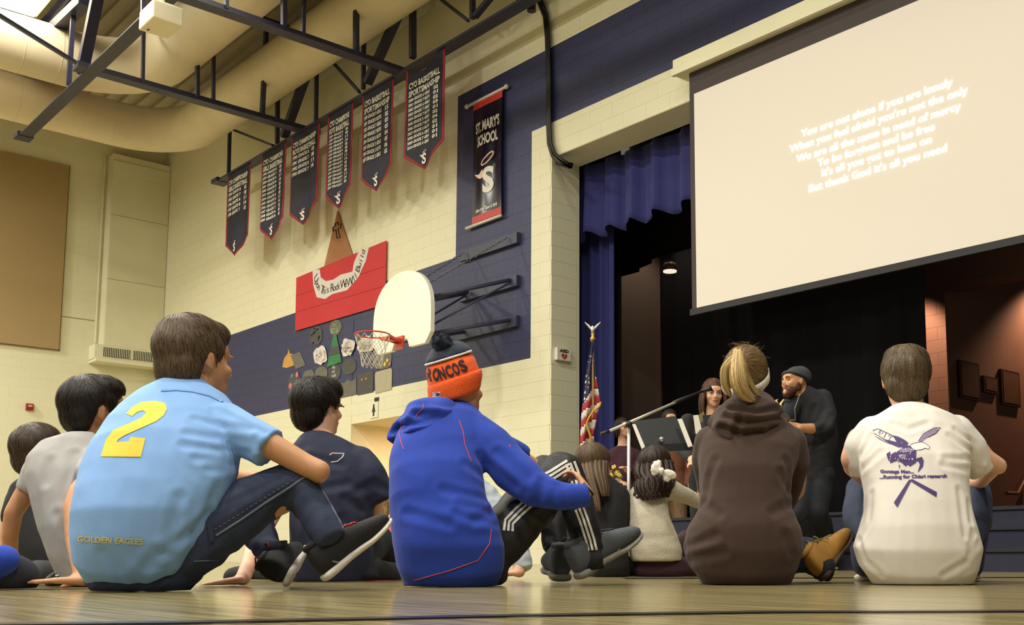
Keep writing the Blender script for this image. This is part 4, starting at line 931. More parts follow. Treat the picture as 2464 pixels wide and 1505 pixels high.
for (a, b, c, d) in [(470, 1290, 440, 1370), (500, 1240, 440, 1300), (520, 1180, 470, 1290), (430, 1200, 410, 1300), (250, 1330, 300, 1390), (380, 1330, 330, 1395), (470, 1270, 400, 1330)]:
    cr.append(([A.P(a, b, -.12), A.P(c, d, -.1)], .014, .007))
shA = fuse('t_shirt', sb_, tee, pA, voxel=.007, smooth=6, wr=[(-.007, 7, (UP*.8+RT*.6, .5), 2), (.002, 9, (RT*.9-UP*.5, .25), 5)], creases=cr)
trA = bvh(shA)
yel = mat('yellow_print', rgb(236, 194, 40), .6); yel2 = mat('faded_yellow_print', rgb(196, 186, 110), .7)
two = [(300, 1008), (326, 980), (352, 966), (384, 963), (402, 974), (402, 992), (384, 1012), (362, 1021), (300, 1057), (290, 1061), (288, 1066), (349, 1052), (338, 1098), (318, 1101), (242, 1099), (252, 1062), (268, 1040), (290, 1024), (340, 1008), (354, 998), (354, 990), (344, 990), (330, 997), (318, 1008)]
two = [(303, 996), (318, 980), (340, 968), (372, 965), (396, 970), (402, 984), (394, 1000), (376, 1014), (300, 1048), (284, 1058), (281, 1065), (310, 1062), (314, 1052), (350, 1055), (339, 1100), (242, 1099), (255, 1058), (272, 1036), (340, 1006), (352, 994), (344, 988), (330, 992), (318, 1002)]
drape('number_print', pxpoly(A, [two]), trA, yel, shA)
t = MB(); text_to(t, 'GOLDEN EAGLES', A.P(186, 1304, -.5), (A.P(344, 1311, -.5)-A.P(186, 1304, -.5)).normalized(), UP, (A.P(0, 1296, -.5)-A.P(0, 1310, -.5)).length, (A.P(344, 1311, -.5)-A.P(186, 1304, -.5)).length, bold=.03)
drape('lettering', t, trA, yel2, shA)
stitch(A, 'collar', [(388, 942), (425, 940), (465, 944), (505, 954), (540, 972)], trA, .006, tee, shA, off=-.002)
jb = MB(); jb.loft(A.secs([(345, 1420, .03, 110, 90, 10), (345, 1395, .02, 135, 118, 10), (350, 1350, .02, 138, 122, 10), (372, 1300, .03, 128, 115, 10)]))
A.chain(jb, [(420, 1350, .0, 72), (500, 1285, .03, 76), (600, 1215, .06, 70), (700, 1165, .09, 54), (722, 1180, .09, 52), (760, 1235, .06, 44), (784, 1278, .04, 43)]); jb.tube([A.P(784, 1278, .04), A.P(800, 1304, .03)], [A.R(43), A.R(41)], 14)
A.chain(jb, [(380, 1350, .25, 70), (520, 1240, .42, 62), (600, 1215, .45, 50), (625, 1290, .3, 44), (650, 1325, .25, 38)])
cr = [([A.P(520, 1225, -.05), A.P(680, 1150, -.02)], .006, .003), ([A.P(620, 1330, -.02), A.P(520, 1340, -.05)], .014, .008), ([A.P(700, 1200, .0), A.P(650, 1260, 0)], .02, .01), ([A.P(730, 1215, .0), A.P(700, 1260, 0)], .015, .008)]
jeA = fuse('jeans', jb, denim, pA, voxel=.008, smooth=6, wr=[(-.006, 9, None, 4), (.0025, 24, (RT+UP, .4), 6)], creases=cr)
trJ = bvh(jeA)
stitch(A, 'seam', [(520, 1290), (580, 1252), (640, 1210), (700, 1172), (745, 1140), (765, 1160), (790, 1205), (815, 1250), (833, 1288)], trJ, .0035, denim2, jeA)
stitch(A, 'stitching', [(505, 1283), (570, 1242), (640, 1197), (700, 1160), (742, 1131)], trJ, .0012, denim2, jeA, dash=1)
stitch(A, 'pocket_seam', [(466, 1352), (500, 1350), (532, 1348)], trJ, .0015, denim2, jeA)
drape('belt_loop', pxpoly(A, [[(500, 1262), (512, 1262), (515, 1302), (504, 1306)]]), trJ, denim, jeA, off=.006)
hair(hA, pA, [((0, -.020, .038), (.084, .102, .090)), ((0, -.05, -.015), (.072, .062, .075)), ((0, .03, .075), (.072, .07, .045)), ((0, -.02, .08), (.078, .085, .052))], hairmat('hair_brown', (62, 48, 34), (112, 90, 64)), n=3200, length=.055, crown=(-.01, -.055, .12), low=-.098, down=.45, wd=.0030, seed=11, fringe=-.005)
blk = mat('shoe_black', rgb(20, 19, 21), .8, bump=.3, bscale=300); wsole = mat('shoe_white_sole', rgb(206, 200, 190), .5); redl = mat('lace_red', rgb(186, 30, 44), .6); grayt = mat('shoe_grey_trim', rgb(120, 118, 120), .5)
s1, so1, PP, yy_ = shoe(pA, A.P(784, 1398, .04), A.P(948, 1262, .14), UP*.8-RT*.5-FW*.15, blk, wsole, redl, out=-1)
ts_ = bvh(s1)
drape('shoe_logo', pxpoly(A, [[(815, 1372), (850, 1366), (876, 1352), (872, 1345), (864, 1348), (868, 1343), (876, 1344), (878, 1352), (866, 1362), (845, 1371)]]), ts_, wsole, s1, grid=.01)
stitch(A, 'shoe_trim', [(800, 1352), (822, 1356), (845, 1346), (856, 1330), (858, 1318)], ts_, .003, grayt, s1)
s2, so2, _, _ = shoe(pA, A.P(700, 1396, .16), A.P(738, 1332, .40), UP*.45-RT*.85, blk, wsole, redl)
for (c0, s_) in ((A.P(814, 1330, .08), .036), (A.P(668, 1345, .26), .038)):
    mk('sock', MB().tube([c0-UP*.035, c0+UP*.05-RT*.01], [s_, s_*.95], 14), blackc, pA, smooth=True)
# ---------------- man in the royal blue hoodie
Bf = Fig(3.55)
fle = mat('royal_blue_fleece', rgb(30, 62, 168), .9, var=.12, vscale=10, bump=.2, bscale=220, sheen=.08); flin = mat('orange_stitch', rgb(190, 70, 70), .7)
T_ = [(1080, 1412, .03, 70, 60, 8), (1082, 1398, .0, 112, 95, 8), (1082, 1360, -.02, 128, 112, 8), (1080, 1310, -.03, 134, 118, 8), (1070, 1262, -.03, 128, 112, 8), (1055, 1210, -.02, 116, 106, 8), (1048, 1155, .0, 114, 102, 8), (1050, 1100, .04, 117, 98, 10), (1062, 1055, .08, 118, 90, 12), (1078, 1025, .11, 104, 80, 14), (1088, 1002, .13, 74, 64, 14), (1095, 985, .15, 48, 48, 14)]
bm = MB(); bm.loft(Bf.secs(T_, k=.82)); Bf.chain(bm, [(1100, 1010, .14, 38), (1112, 975, .15, 37), (1110, 945, .16, 40)])
hB = Head(Bf.P(1100, 938, .165), 30, 8, -6, .95); hB.build(bm, ears=False)
Bf.chain(bm, [(1185, 1075, .05, 34), (1235, 1140, .03, 30), (1290, 1185, .0, 27), (1350, 1195, -.03, 22), (1408, 1188, -.03, 17)]); hand(bm, Bf.P(1416, 1184, -.02), UP*.75-RT*.45+FW*.6, -RT-UP*.5+FW*.2, side=-1, curl=.5, k=.85)
Bf.chain(bm, [(1150, 1060, .3, 34), (1240, 1095, .42, 24), (1320, 1140, .48, 17), (1350, 1165, .42, 14)]); hand(bm, Bf.P(1350, 1165, .42), RT*.6-UP*.2-FW*.5, -FW, side=-1, curl=.4)
Bf.chain(bm, [(1130, 1360, .05, 46), (1260, 1240, .1, 42), (1350, 1135, .14, 34), (1385, 1230, .12, 24), (1412, 1310, .1, 18)])
Bf.chain(bm, [(1120, 1350, .3, 46), (1250, 1250, .42, 42), (1330, 1140, .48, 34), (1340, 1240, .42, 26), (1340, 1300, .39, 18)])
pB = person(Bf, 'man sitting in a royal blue hoodie and orange and navy pompom beanie', bm, SK1, Bf.P(1082, 1405, 0), .006)
sb_ = MB(); sb_.loft(Bf.secs(T_))
Bf.chain(sb_, [(1140, 1035, .08, 48), (1180, 1072, .05, 52), (1232, 1132, .02, 50), (1285, 1178, -.01, 45), (1345, 1195, -.03, 37), (1385, 1194, -.03, 33)]); sb_.tube([Bf.P(1385, 1194, -.03), Bf.P(1416, 1191, -.02)], [Bf.R(33), Bf.R(31)], 14)
Bf.chain(sb_, [(1120, 1040, .22, 44), (1180, 1062, .32, 38), (1238, 1086, .40, 31)]); sb_.tube([Bf.P(1238, 1086, .40), Bf.P(1262, 1098, .43)], [Bf.R(31), Bf.R(29)], 14)
cr = []
for (a, b, c, d) in [(1120, 1120, 1200, 1180), (1150, 1100, 1240, 1170), (1160, 1150, 1230, 1200), (1200, 1090, 1270, 1150), (1290, 1215, 1310, 1160), (1330, 1225, 1330, 1170), (1360, 1222, 1352, 1170), (1180, 1235, 1110, 1215), (1190, 1260, 1100, 1240), (1205, 1230, 1140, 1255), (1070, 1180, 1160, 1205), (980, 1235, 1080, 1262)]:
    cr.append(([Bf.P(a, b, -.1), Bf.P(c, d, -.09)], .013, .008))
shB = fuse('hoodie', sb_, fle, pB, voxel=.0075, smooth=6, wr=[(-.008, 7, (UP*.4+RT, .5), 12), (.002, 9, (RT, .3), 15)], creases=cr)
hb = MB(); Bf.chain(hb, [(1130, 1018, .12, 18), (1085, 1006, .05, 20), (1030, 1002, .02, 20), (975, 1017, .03, 22), (956, 1048, .05, 21), (975, 1070, .04, 18), (1030, 1060, -.0, 20), (1085, 1036, .01, 22), (1125, 1022, .06, 20)]); hb.loft(Bf.secs([(1000, 1070, .05, 36, 40, 0), (1010, 1048, .03, 58, 62, 0), (1035, 1020, .05, 75, 70, 5), (1050, 1004, .08, 62, 60, 5), (1062, 994, .11, 40, 40, 5)]))
cr = [([Bf.P(*p) for p in L], .011, .026) for L in ([(945, 1040, -.1), (985, 1020, -.12), (1040, 1015, -.13), (1100, 1020, -.08)], [(950, 1065, -.08), (1000, 1050, -.13), (1060, 1035, -.13)], [(1000, 1000, -.08), (1060, 1000, -.1), (1110, 1008, -.06)])]
hoB = fuse('hood', hb, fle, shB, voxel=.007, smooth=5, wr=[(-.005, 14, None, 9)], creases=cr)
tH = bvh(shB, hoB)
for L in ([(1105, 1012), (1115, 1040), (1118, 1068), (1130, 1100), (1138, 1118)], [(1019, 972), (1018, 984), (1004, 998), (996, 1012)], [(967, 1020), (960, 1045), (965, 1065), (974, 1088)], [(1226, 1070), (1230, 1082)], [(996, 1398), (1080, 1375), (1150, 1350), (1178, 1310), (1184, 1268)]): stitch(Bf, 'stitching', L, tH, .0016, flin, shB)
# hat
hat_o = mat('hat_orange_knit', rgb(236, 92, 28), .9, bump=.5, bscale=140, sheen=.08); hat_n = mat('hat_navy_knit', rgb(28, 38, 56), .9, bump=.6, bscale=120, sheen=.08)
u = (hB.u*.94-FW*.16-RT*.14).normalized(); W_ = RT-u*RT.dot(u); W_.normalize(); D_ = u.cross(W_)
def hatsec(x, y, a, b, d=.15): return (Bf.P(x, y, d), Bf.R(a), Bf.R(b), W_, D_)
hm = MB(); hm.loft([hatsec(1093, 925, 69, 66), hatsec(1091, 905, 69, 66), hatsec(1085, 880, 66, 63), hatsec(1080, 866, 58, 56)], 40, 2.05)
hatB = fuse('beanie', hm, hat_o, pB, voxel=.006, smooth=2, floor=False, wr=[(-.002, 14, None, 2)])
hm = MB(); hm.loft([hatsec(1094, 958, 65, 63), hatsec(1094, 951, 69, 66), hatsec(1095, 925, 73, 70), hatsec(1094, 912, 73, 70), hatsec(1094, 906, 70, 67)], 40, 2.05)
def ribs(V):
    c = np.array(Bf.P(1093, 925, .15)); q = V-c; a = np.arctan2(q@np.array(D_), q@np.array(W_)); rad = q-np.outer(q@np.array(u), np.array(u)); rn = rad/np.maximum(np.linalg.norm(rad, axis=1), 1e-6)[:, None]
    return V+rn*(np.sin(a*60)*.0014)[:, None]
cuff = fuse('cuff', hm, hat_o, hatB, voxel=.005, smooth=3, floor=False, post=ribs)
hm = MB(); hm.loft([hatsec(1079, 862, 62.5, 60.5), hatsec(1077, 852, 60, 58), hatsec(1074, 841, 51, 49), hatsec(1071, 832, 38, 37), hatsec(1069, 827, 18, 18)], 40, 2.1)
cro = fuse('crown', hm, hat_n, hatB, voxel=.006, smooth=3, floor=False, wr=[(-.002, 30, None, 3)])
hm = MB(); P_ = [Bf.P(1079, 862, .15)+W_*(Bf.R(61.5)*cos(t))+D_*(Bf.R(59.5)*sin(t)) for t in [2*pi*k/40 for k in range(41)]]; hm.tube(P_, .004, 6); mk('piping', hm, whitec, hatB, smooth=True)
# pompom with yarn tufts
hm = MB(); pc = Bf.P(1064, 826, .11); hm.sphere(pc, Bf.R(24), n=24, m=16); pom = fuse('pompom', hm, hat_n, hatB, voxel=.006, smooth=1, floor=False, wr=[(-.008, 60, None, 8)])
hm = MB()
for k in range(900):
    d = Vector(rng.normal(0, 1, 3)).normalized(); p = pc+d*Bf.R(21); e = pc+(d+Vector(rng.normal(0, .15, 3))).normalized()*Bf.R(rng.uniform(27, 32)); s_ = d.cross(Vector(rng.normal(0, 1, 3))).normalized()*.0016; hm.add([p-s_, p+s_, e], [(0, 1, 2)])
tag(mk('yarn', hm, hat_n, pom), kind='stuff')
thB = bvh(hatB, cuff); dk = mat('hat_dark_letters', rgb(44, 22, 34), .8)
def draped_text(fig, txt, x0, y0, x1, y1, hpx, tree, m, parent, bold=.03, name='lettering', grid=.008, off=.0022, shear=0):
    a, b = fig.P(x0, y0, -.5), fig.P(x1, y1, -.5); X = (b-a).normalized(); Z_ = X.cross(FW)*-1; Z_ = Vector(UP)-X*UP.dot(X); Z_.normalize(); t = MB()
    text_to(t, txt, a, X, Z_, (fig.P(x0, y0-hpx, -.5)-a).length, (b-a).length, bold=bold, shear=shear); return drape(name, t, tree, m, parent, grid=grid, off=off)
t = MB(); letters = 'RONCOS'; lx = [1024, 1041, 1060, 1077, 1095, 1112, 1130]
for i, c_ in enumerate(letters):
    f = i/5; y0 = [916, 916.5, 915, 910, 904, 897][i]; y1 = [916.5, 915, 910, 904, 897, 889][i]; a, b = Bf.P(lx[i]+1, y0, -.5), Bf.P(lx[i+1]-2, y1, -.5); X = (b-a).normalized()
    text_to(t, c_, a, X, (UP-X*UP.dot(X)).normalized(), (Bf.P(0, 0, -.5)-Bf.P(0, 27, -.5)).length, (b-a).length, bold=.04)
drape('lettering', t, thB, dk, hatB, off=.003)
sh_ = drape('shield_patch', pxpoly(Bf, [[(1041, 944), (1050, 946), (1059, 943), (1060, 958), (1056, 964), (1050, 968), (1044, 965), (1041, 959)]]), bvh(cuff), whitec, cuff, off=.003)
drape('shield_field', pxpoly(Bf, [[(1043, 947), (1058, 946), (1058, 953), (1043, 954)]]), bvh(cuff), mat('shield_blue', rgb(52, 44, 92), .7), cuff, off=.0042); drape('shield_letters', pxpoly(Bf, [[(1043, 956), (1046, 956), (1046, 963), (1044, 961)], [(1048, 956), (1052, 956), (1052, 958), (1050, 958), (1050, 965), (1048, 965)], [(1054, 955), (1057, 955), (1057, 960), (1054, 963)]]), bvh(cuff), mat('shield_red', rgb(160, 34, 60), .7), cuff, off=.0042)
# track trousers
jb = MB(); jb.loft(Bf.secs([(1110, 1412, .05, 90, 70, 5), (1110, 1395, .05, 112, 96, 5), (1112, 1350, .05, 110, 98, 5), (1110, 1310, .05, 100, 90, 5)]))
Bf.chain(jb, [(1150, 1350, .05, 62), (1210, 1300, .07, 62), (1290, 1215, .11, 56), (1345, 1130, .15, 46), (1358, 1128, .15, 44), (1385, 1200, .13, 42), (1408, 1280, .11, 38)]); jb.tube([Bf.P(1408, 1280, .11), Bf.P(1424, 1334, .10)], [Bf.R(38), Bf.R(33)], 14)
Bf.chain(jb, [(1140, 1340, .3, 58), (1230, 1250, .40, 56), (1310, 1135, .48, 45), (1325, 1140, .48, 44), (1335, 1240, .42, 42), (1335, 1310, .38, 34)])
cr = [([Bf.P(a, b, .0), Bf.P(c, d, .02)], .012, .007) for (a, b, c, d) in [(1220, 1240, 1260, 1290), (1300, 1240, 1350, 1200), (1380, 1160, 1345, 1200), (1400, 1250, 1370, 1290), (1415, 1310, 1380, 1320), (1290, 1270, 1330, 1300)]]
trs = mat('track_black', rgb(20, 19, 21), .6, var=.15, bump=.1, bscale=100); ptB = fuse('track_trousers', jb, trs, pB, voxel=.008, smooth=6, wr=[(-.005, 10, None, 14), (.003, 22, (UP, .4), 16)], creases=cr); tP = bvh(ptB)
for i, o_ in enumerate((-13, 0, 13)):
    drape('stripe', pxpoly(Bf, band([(1309, 1153), (1330, 1142), (1352, 1128), (1370, 1117)], 6, o_*.75)), tP, whitec, ptB); drape('stripe', pxpoly(Bf, band([(1372, 1114), (1382, 1140), (1388, 1165)], 6, o_*.8)), tP, whitec, ptB)
    drape('stripe', pxpoly(Bf, band([(1223, 1278), (1225, 1256), (1248, 1232), (1275, 1208)], 6, o_*.8)), tP, whitec, ptB); drape('stripe', pxpoly(Bf, band([(1394, 1224), (1404, 1250), (1412, 1275), (1420, 1300), (1428, 1334)], 5.5, o_*.75)), tP, whitec, ptB)
gsh = mat('shoe_grey_mesh', rgb(74, 78, 84), .8, bump=.4, bscale=260); gso = mat('shoe_grey_sole', rgb(128, 122, 112), .6); gla = mat('lace_dark', rgb(42, 44, 52), .7); lg = mat('shoe_lime_trim', rgb(176, 176, 120), .6)
s3, so3, _, _ = shoe(pB, Bf.P(1394, 1394, .08), Bf.P(1546, 1296, .22), UP*.8-RT*.45-FW*.2, gsh, gso, gla); ts_ = bvh(s3)
stitch(Bf, 'shoe_logo', [(1488, 1352), (1482, 1346), (1486, 1338), (1482, 1330), (1490, 1322), (1499, 1325)], ts_, .0018, lg, s3); stitch(Bf, 'shoe_logo', [(1494, 1350), (1490, 1344), (1494, 1336), (1490, 1330), (1500, 1327)], ts_, .0018, lg, s3)
stitch(Bf, 'shoe_trim', [(1440, 1356), (1475, 1362), (1510, 1342), (1538, 1312)], ts_, .002, lg, s3)
s4, so4, _, _ = shoe(pB, Bf.P(1352, 1398, .22), Bf.P(1325, 1372, .50), UP, gsh, gso, gla)
mk('sock', MB().tube([Bf.P(1425, 1372, .1), Bf.P(1420, 1325, .1)], .04, 14), blackc, pB, smooth=True)
wt = Bf.P(1413, 1180, -.02); mk('wristwatch', MB().tube([wt-RT*.006-UP*.004, wt+RT*.006+UP*.006], .027, 16), M_BLACK, pB, smooth=True)
# ---------------- girl in the brown hoodie
G = Fig(3.80)
bro = mat('brown_fleece', rgb(62, 43, 34), .92, var=.12, vscale=8, bump=.3, bscale=200, sheen=.08)
T_ = [(1790, 1408, .03, 66, 60, 0), (1790, 1398, .0, 104, 88, 0), (1788, 1360, -.02, 131, 108, 0), (1788, 1318, -.03, 143, 114, 0), (1788, 1275, -.03, 136, 108, 0), (1790, 1230, -.02, 112, 96, 0), (1792, 1190, -.01, 106, 92, 0), (1796, 1150, .0, 112, 92, 0), (1802, 1105, .03, 122, 88, 0), (1806, 1070, .06, 128, 80, 0), (1808, 1040, .08, 112, 72, 0), (1806, 1015, .1, 80, 62, 0), (1800, 995, .11, 52, 46, 0)]
bm = MB(); bm.loft(G.secs(T_, k=.8)); G.chain(bm, [(1800, 1010, .12, 34), (1800, 975, .13, 32), (1797, 945, .14, 38)])
hG = Head(G.P(1795, 912, .15), 22, 4, 4, .98); hG.build(bm)
G.chain(bm, [(1700, 1090, .1, 28), (1700, 1190, .2, 24), (1710, 1230, .35, 20)]); hand(bm, G.P(1716, 1225, .36), RT+FW*.5, -FW, side=-1); G.chain(bm, [(1920, 1090, .1, 28), (1915, 1180, .2, 24), (1880, 1220, .35, 20)]); hand(bm, G.P(1876, 1220, .36), -RT+FW*.5, -FW, side=1)
G.chain(bm, [(1840, 1360, .05, 44), (1900, 1330, .2, 40), (1938, 1338, .34, 26), (1950, 1352, .2, 20)])
G.chain(bm, [(1740, 1360, .1, 44), (1705, 1312, .4, 28), (1720, 1350, .48, 20)])
pG = person(G, 'girl sitting in a dark brown hoodie with a blonde ponytail and a white headband', bm, SK2, G.P(1790, 1402, 0), .007)
sb_ = MB(); sb_.loft(G.secs(T_)); G.chain(sb_, [(1712, 1062, .07, 42), (1703, 1110, .1, 38), (1706, 1160, .16, 33), (1712, 1215, .26, 30)]); G.chain(sb_, [(1902, 1064, .07, 42), (1912, 1110, .1, 38), (1900, 1165, .16, 34), (1886, 1215, .26, 30)])
cr = [([G.P(*p) for p in L], .014, .009) for L in ([(1720, 1110, -.08), (1706, 1150, -.02), (1700, 1200, 0)], [(1893, 1110, -.08), (1898, 1160, -.02), (1893, 1210, 0)], [(1900, 1215, -.05), (1860, 1235, -.1)], [(1690, 1215, -.05), (1730, 1238, -.1)], [(1650, 1320, -.05), (1720, 1290, -.1)], [(1660, 1345, -.06), (1740, 1330, -.12)], [(1905, 1330, -.06), (1890, 1290, -.1)], [(1880, 1140, -.1), (1895, 1180, -.06)])]
shG = fuse('hoodie', sb_, bro, pG, voxel=.0075, smooth=7, wr=[(-.007, 6, (RT, .5), 22), (.0018, 9, (RT, .3), 25)], creases=cr)
hb = MB(); G.chain(hb, [(1885, 1010, .1, 16), (1850, 1030, .04, 22), (1800, 1052, .0, 24), (1760, 1048, .0, 22), (1722, 1018, .04, 20), (1738, 990, .1, 18), (1800, 985, .06, 22), (1860, 985, .08, 18)]); hb.loft(G.secs([(1768, 1074, .02, 22, 26, 0), (1775, 1056, .0, 52, 44, 0), (1790, 1032, .0, 80, 62, 0), (1802, 1004, .03, 84, 62, 0), (1806, 984, .07, 64, 54, 0), (1808, 972, .1, 46, 42, 0)]))
cr = [([G.P(*p) for p in L], .010, .018) for L in ([(1745, 1002, -.1), (1790, 1018, -.14), (1850, 1012, -.12), (1890, 1000, -.05)], [(1735, 1030, -.08), (1780, 1045, -.13), (1830, 1040, -.12)], [(1780, 1010, -.13), (1770, 1040, -.13), (1772, 1075, -.1)], [(1760, 985, -.09), (1820, 992, -.12), (1870, 985, -.07)])]
hoG = fuse('hood', hb, bro, shG, voxel=.007, smooth=6, wr=[(-.005, 12, None, 19)], creases=cr)
jb = MB(); G.chain(jb, [(1830, 1350, .05, 52), (1900, 1335, .18, 52), (1946, 1335, .32, 46), (1955, 1345, .2, 40)]); jb.tube([G.P(1955, 1350, .18), G.P(1978, 1366, .12)], [G.R(38), G.R(33)], 14); G.chain(jb, [(1740, 1360, .1, 52), (1705, 1310, .38, 44), (1720, 1360, .5, 34)])
jeG = fuse('jeans', jb, denim, pG, voxel=.008, smooth=5, wr=[(-.005, 12, None, 4)])
tanb = mat('boot_tan', rgb(170, 122, 48), .75, var=.2, vscale=12); lacet = mat('lace_tan', rgb(140, 126, 62), .7); dsol = mat('boot_sole', rgb(60, 42, 28), .7)
s5, so5, _, _ = shoe(pG, G.P(1984, 1396, .1), G.P(2052, 1290, .24), UP*.35-RT*.8-FW*.25, tanb, dsol, lacet, name='boot', tall=.05)
mk('sock', MB().tube([G.P(1968, 1366, .12), G.P(1996, 1372, .13)], .043, 14), blackc, pG, smooth=True)
hbl = hairmat('hair_blonde', (134, 106, 64), (222, 192, 128)); hbr = hairmat('hair_dark_blonde', (88, 66, 42), (150, 120, 74))
tie = G.P(1772, 858, -.0)
tl = lambda l, H: (H.M @ Vector((0, -1.2, .5)))*.8
Mi_ = hG.M.transposed(); tlc = tuple((Mi_ @ (tie-hG.c))/hG.k)
def totie(l, H): return (H.w(*tlc)-H.w(*l)).normalized()*2.2
hair(hG, pG, [((0, -.018, .034), (.082, .101, .090)), ((0, -.045, -.01), (.070, .06, .06))], hbr, n=2600, length=.07, low=-.07, down=.0, crown=(0, .1, .1), wd=.0028, seed=21, tilt=totie, jitter=.1)
gd = [[(tie-UP*.0+FW*.06, .012), (tie-FW*.025+UP*.012, .016), (G.P(1775, 880, -.06), .030), (G.P(1778, 915, -.075), .034), (G.P(1786, 942, -.07), .028), (G.P(1802, 958, -.055), .018), (G.P(1815, 965, -.045), .006)],
      [(tie, .012), (G.P(1762, 868, -.05), .016), (G.P(1745, 890, -.05), .018), (G.P(1745, 925, -.04), .016), (G.P(1758, 955, -.03), .005)], [(tie, .012), (G.P(1785, 872, -.05), .014), (G.P(1796, 905, -.05), .014), (G.P(1815, 940, -.04), .010), (G.P(1830, 955, -.02), .004)]]
pt_ = locks(pG, 'ponytail', gd[:1], hbl, 900, wd=.0035, seed=5); locks(pG, 'loose_hair', gd[1:], hbl, 260, wd=.003, seed=6)
mk('hair_tie', MB().tube([tie-FW*.01+UP*.004, tie-FW*.03+UP*.006], .019, 14), hbr, pG, smooth=True)
fl_ = []
for k in range(60):
    a = rng.uniform(-1.2, 1.2); p = hG.w(.07*sin(a), -.03, .115*cos(a)); fl_.append([(p, .001), (p+UP*rng.uniform(.005, .02)+RT*rng.normal(0, .012), .002), (p+UP*rng.uniform(.01, .03)+RT*rng.normal(0, .03), .002)])
locks(pG, 'stray_hair', fl_, hbl, 1, wd=.0009, seg=4)
hbnd = MB(); S_ = [hG.w(.088*cos(t), -.012+.108*sin(t)*.98, .0+.085*sin(t)*.75-.0) for t in [2*pi*k/48 for k in range(49)]]
for i in range(48):
    pa, pb = S_[i], S_[i+1]; n_ = (hG.M @ Vector((0, -.55, .83)))*.0165*hG.k; o1 = (pa-hG.c).normalized()*.002; hbnd.add([pa-n_, pb-n_, pb+n_, pa+n_], [(0, 1, 2, 3)])
hbo = mk('headband', hbnd, mat('headband_white', rgb(222, 216, 206), .8, bump=.2, bscale=300), pG, smooth=True); hbo.modifiers.new('s', 'SOLIDIFY').thickness = .003
# ---------------- boy in the white shirt
Wf = Fig(3.80)
wte = mat('white_jersey', rgb(226, 219, 210), .8, var=.03, bump=.1, bscale=260, sheen=.03); pur = mat('purple_print', rgb(74, 52, 112), .7); pur2 = mat('light_purple_print', rgb(142, 126, 158), .7)
T_ = [(2212, 1409, .03, 78, 62, 0), (2212, 1398, .0, 118, 88, 0), (2206, 1362, -.02, 140, 106, 0), (2206, 1318, -.03, 151, 112, 0), (2206, 1275, -.03, 138, 108, 0), (2206, 1230, -.02, 126, 102, 0), (2204, 1180, .0, 124, 98, 0), (2202, 1130, .02, 132, 94, 0), (2200, 1085, .05, 138, 86, 0), (2198, 1050, .07, 136, 78, 0), (2194, 1022, .09, 118, 70, 0), (2190, 1004, .1, 84, 58, 0), (2186, 992, .11, 56, 46, 0)]
bm = MB(); bm.loft(Wf.secs(T_, k=.82)); Wf.chain(bm, [(2186, 1005, .12, 42), (2185, 975, .13, 40), (2180, 950, .14, 42)])
hW = Head(Wf.P(2178, 918, .15), 10, 0, 3, 1.02); hW.build(bm)
Wf.chain(bm, [(2330, 1060, .1, 33), (2365, 1105, .1, 30), (2402, 1122, .12, 22), (2395, 1120, .14, 22), (2360, 1160, .32, 18), (2320, 1170, .42, 14)]); hand(bm, Wf.P(2320, 1170, .42), -RT+FW*.2, -FW, side=1)
Wf.chain(bm, [(2068, 1060, .1, 33), (2050, 1105, .1, 29), (2052, 1125, .12, 24), (2085, 1160, .32, 18), (2120, 1170, .42, 14)]); hand(bm, Wf.P(2120, 1170, .42), RT+FW*.2, -FW, side=-1)
for sx, kx in ((1, 2345), (-1, 2072)): Wf.chain(bm, [(2206+sx*60, 1360, .05, 46), (kx-sx*6, 1250, .3, 42), (kx, 1185, .42, 34), (kx-sx*5, 1280, .42, 26), (kx-sx*10, 1370, .4, 20)])
pW = person(Wf, 'boy sitting at the right in a white T-shirt printed with a purple eagle', bm, SK3, Wf.P(2206, 1402, 0), .007)
sb_ = MB(); sb_.loft(Wf.secs(T_)); Wf.chain(sb_, [(2100, 1045, .08, 46), (2076, 1078, .09, 46), (2070, 1108, .10, 41)]); sb_.tube([Wf.P(2072, 1108, .10), Wf.P(2076, 1140, .12)], [Wf.R(41), Wf.R(36)], 14); Wf.chain(sb_, [(2298, 1045, .08, 48), (2330, 1080, .09, 46), (2343, 1102, .10, 42)]); sb_.tube([Wf.P(2343, 1102, .10), Wf.P(2362, 1132, .12)], [Wf.R(42), Wf.R(38)], 14)
cr = [([Wf.P(*p) for p in L], .010, .0065) for L in ([(2150, 1020, -.1), (2185, 1035, -.12), (2230, 1020, -.1)], [(2300, 1035, -.08), (2345, 1070, -.05), (2365, 1110, 0)], [(2285, 1050, -.1), (2340, 1090, -.06), (2355, 1125, 0)], [(2270, 1120, -.12), (2330, 1130, -.08)], [(2275, 1105, -.12), (2335, 1105, -.07)], [(2100, 1050, -.1), (2075, 1095, -.05)], [(2120, 1090, -.1), (2078, 1130, -.05)], [(2330, 1210, -.08), (2335, 1260, -.1)], [(2308, 1180, -.1), (2322, 1290, -.12)], [(2100, 1190, -.1), (2092, 1260, -.1), (2070, 1300, -.08)], [(2065, 1300, -.05), (2085, 1350, -.1), (2120, 1385, -.1)], [(2350, 1310, -.05), (2325, 1350, -.1), (2270, 1385, -.12)], [(2340, 1280, -.08), (2330, 1330, -.1)])]
shW = fuse('t_shirt', sb_, wte, pW, voxel=.007, smooth=6, wr=[(-.005, 7, (UP, .5), 32), (.0018, 9, (UP, .3), 35)], creases=cr); tW = bvh(shW)
cl = MB(); cl.tube([Wf.P(x, y, d) for x, y, d in ((2132, 1004, .16), (2142, 992, .1), (2165, 987, .06), (2190, 986, .05), (2215, 987, .07), (2235, 993, .11), (2242, 1003, .17))], Wf.R(7), 8); mk('collar', cl, wte, shW, smooth=True)
def zE(L): return [(1880+x/2.135, 800+y/2.135) for x, y in L]
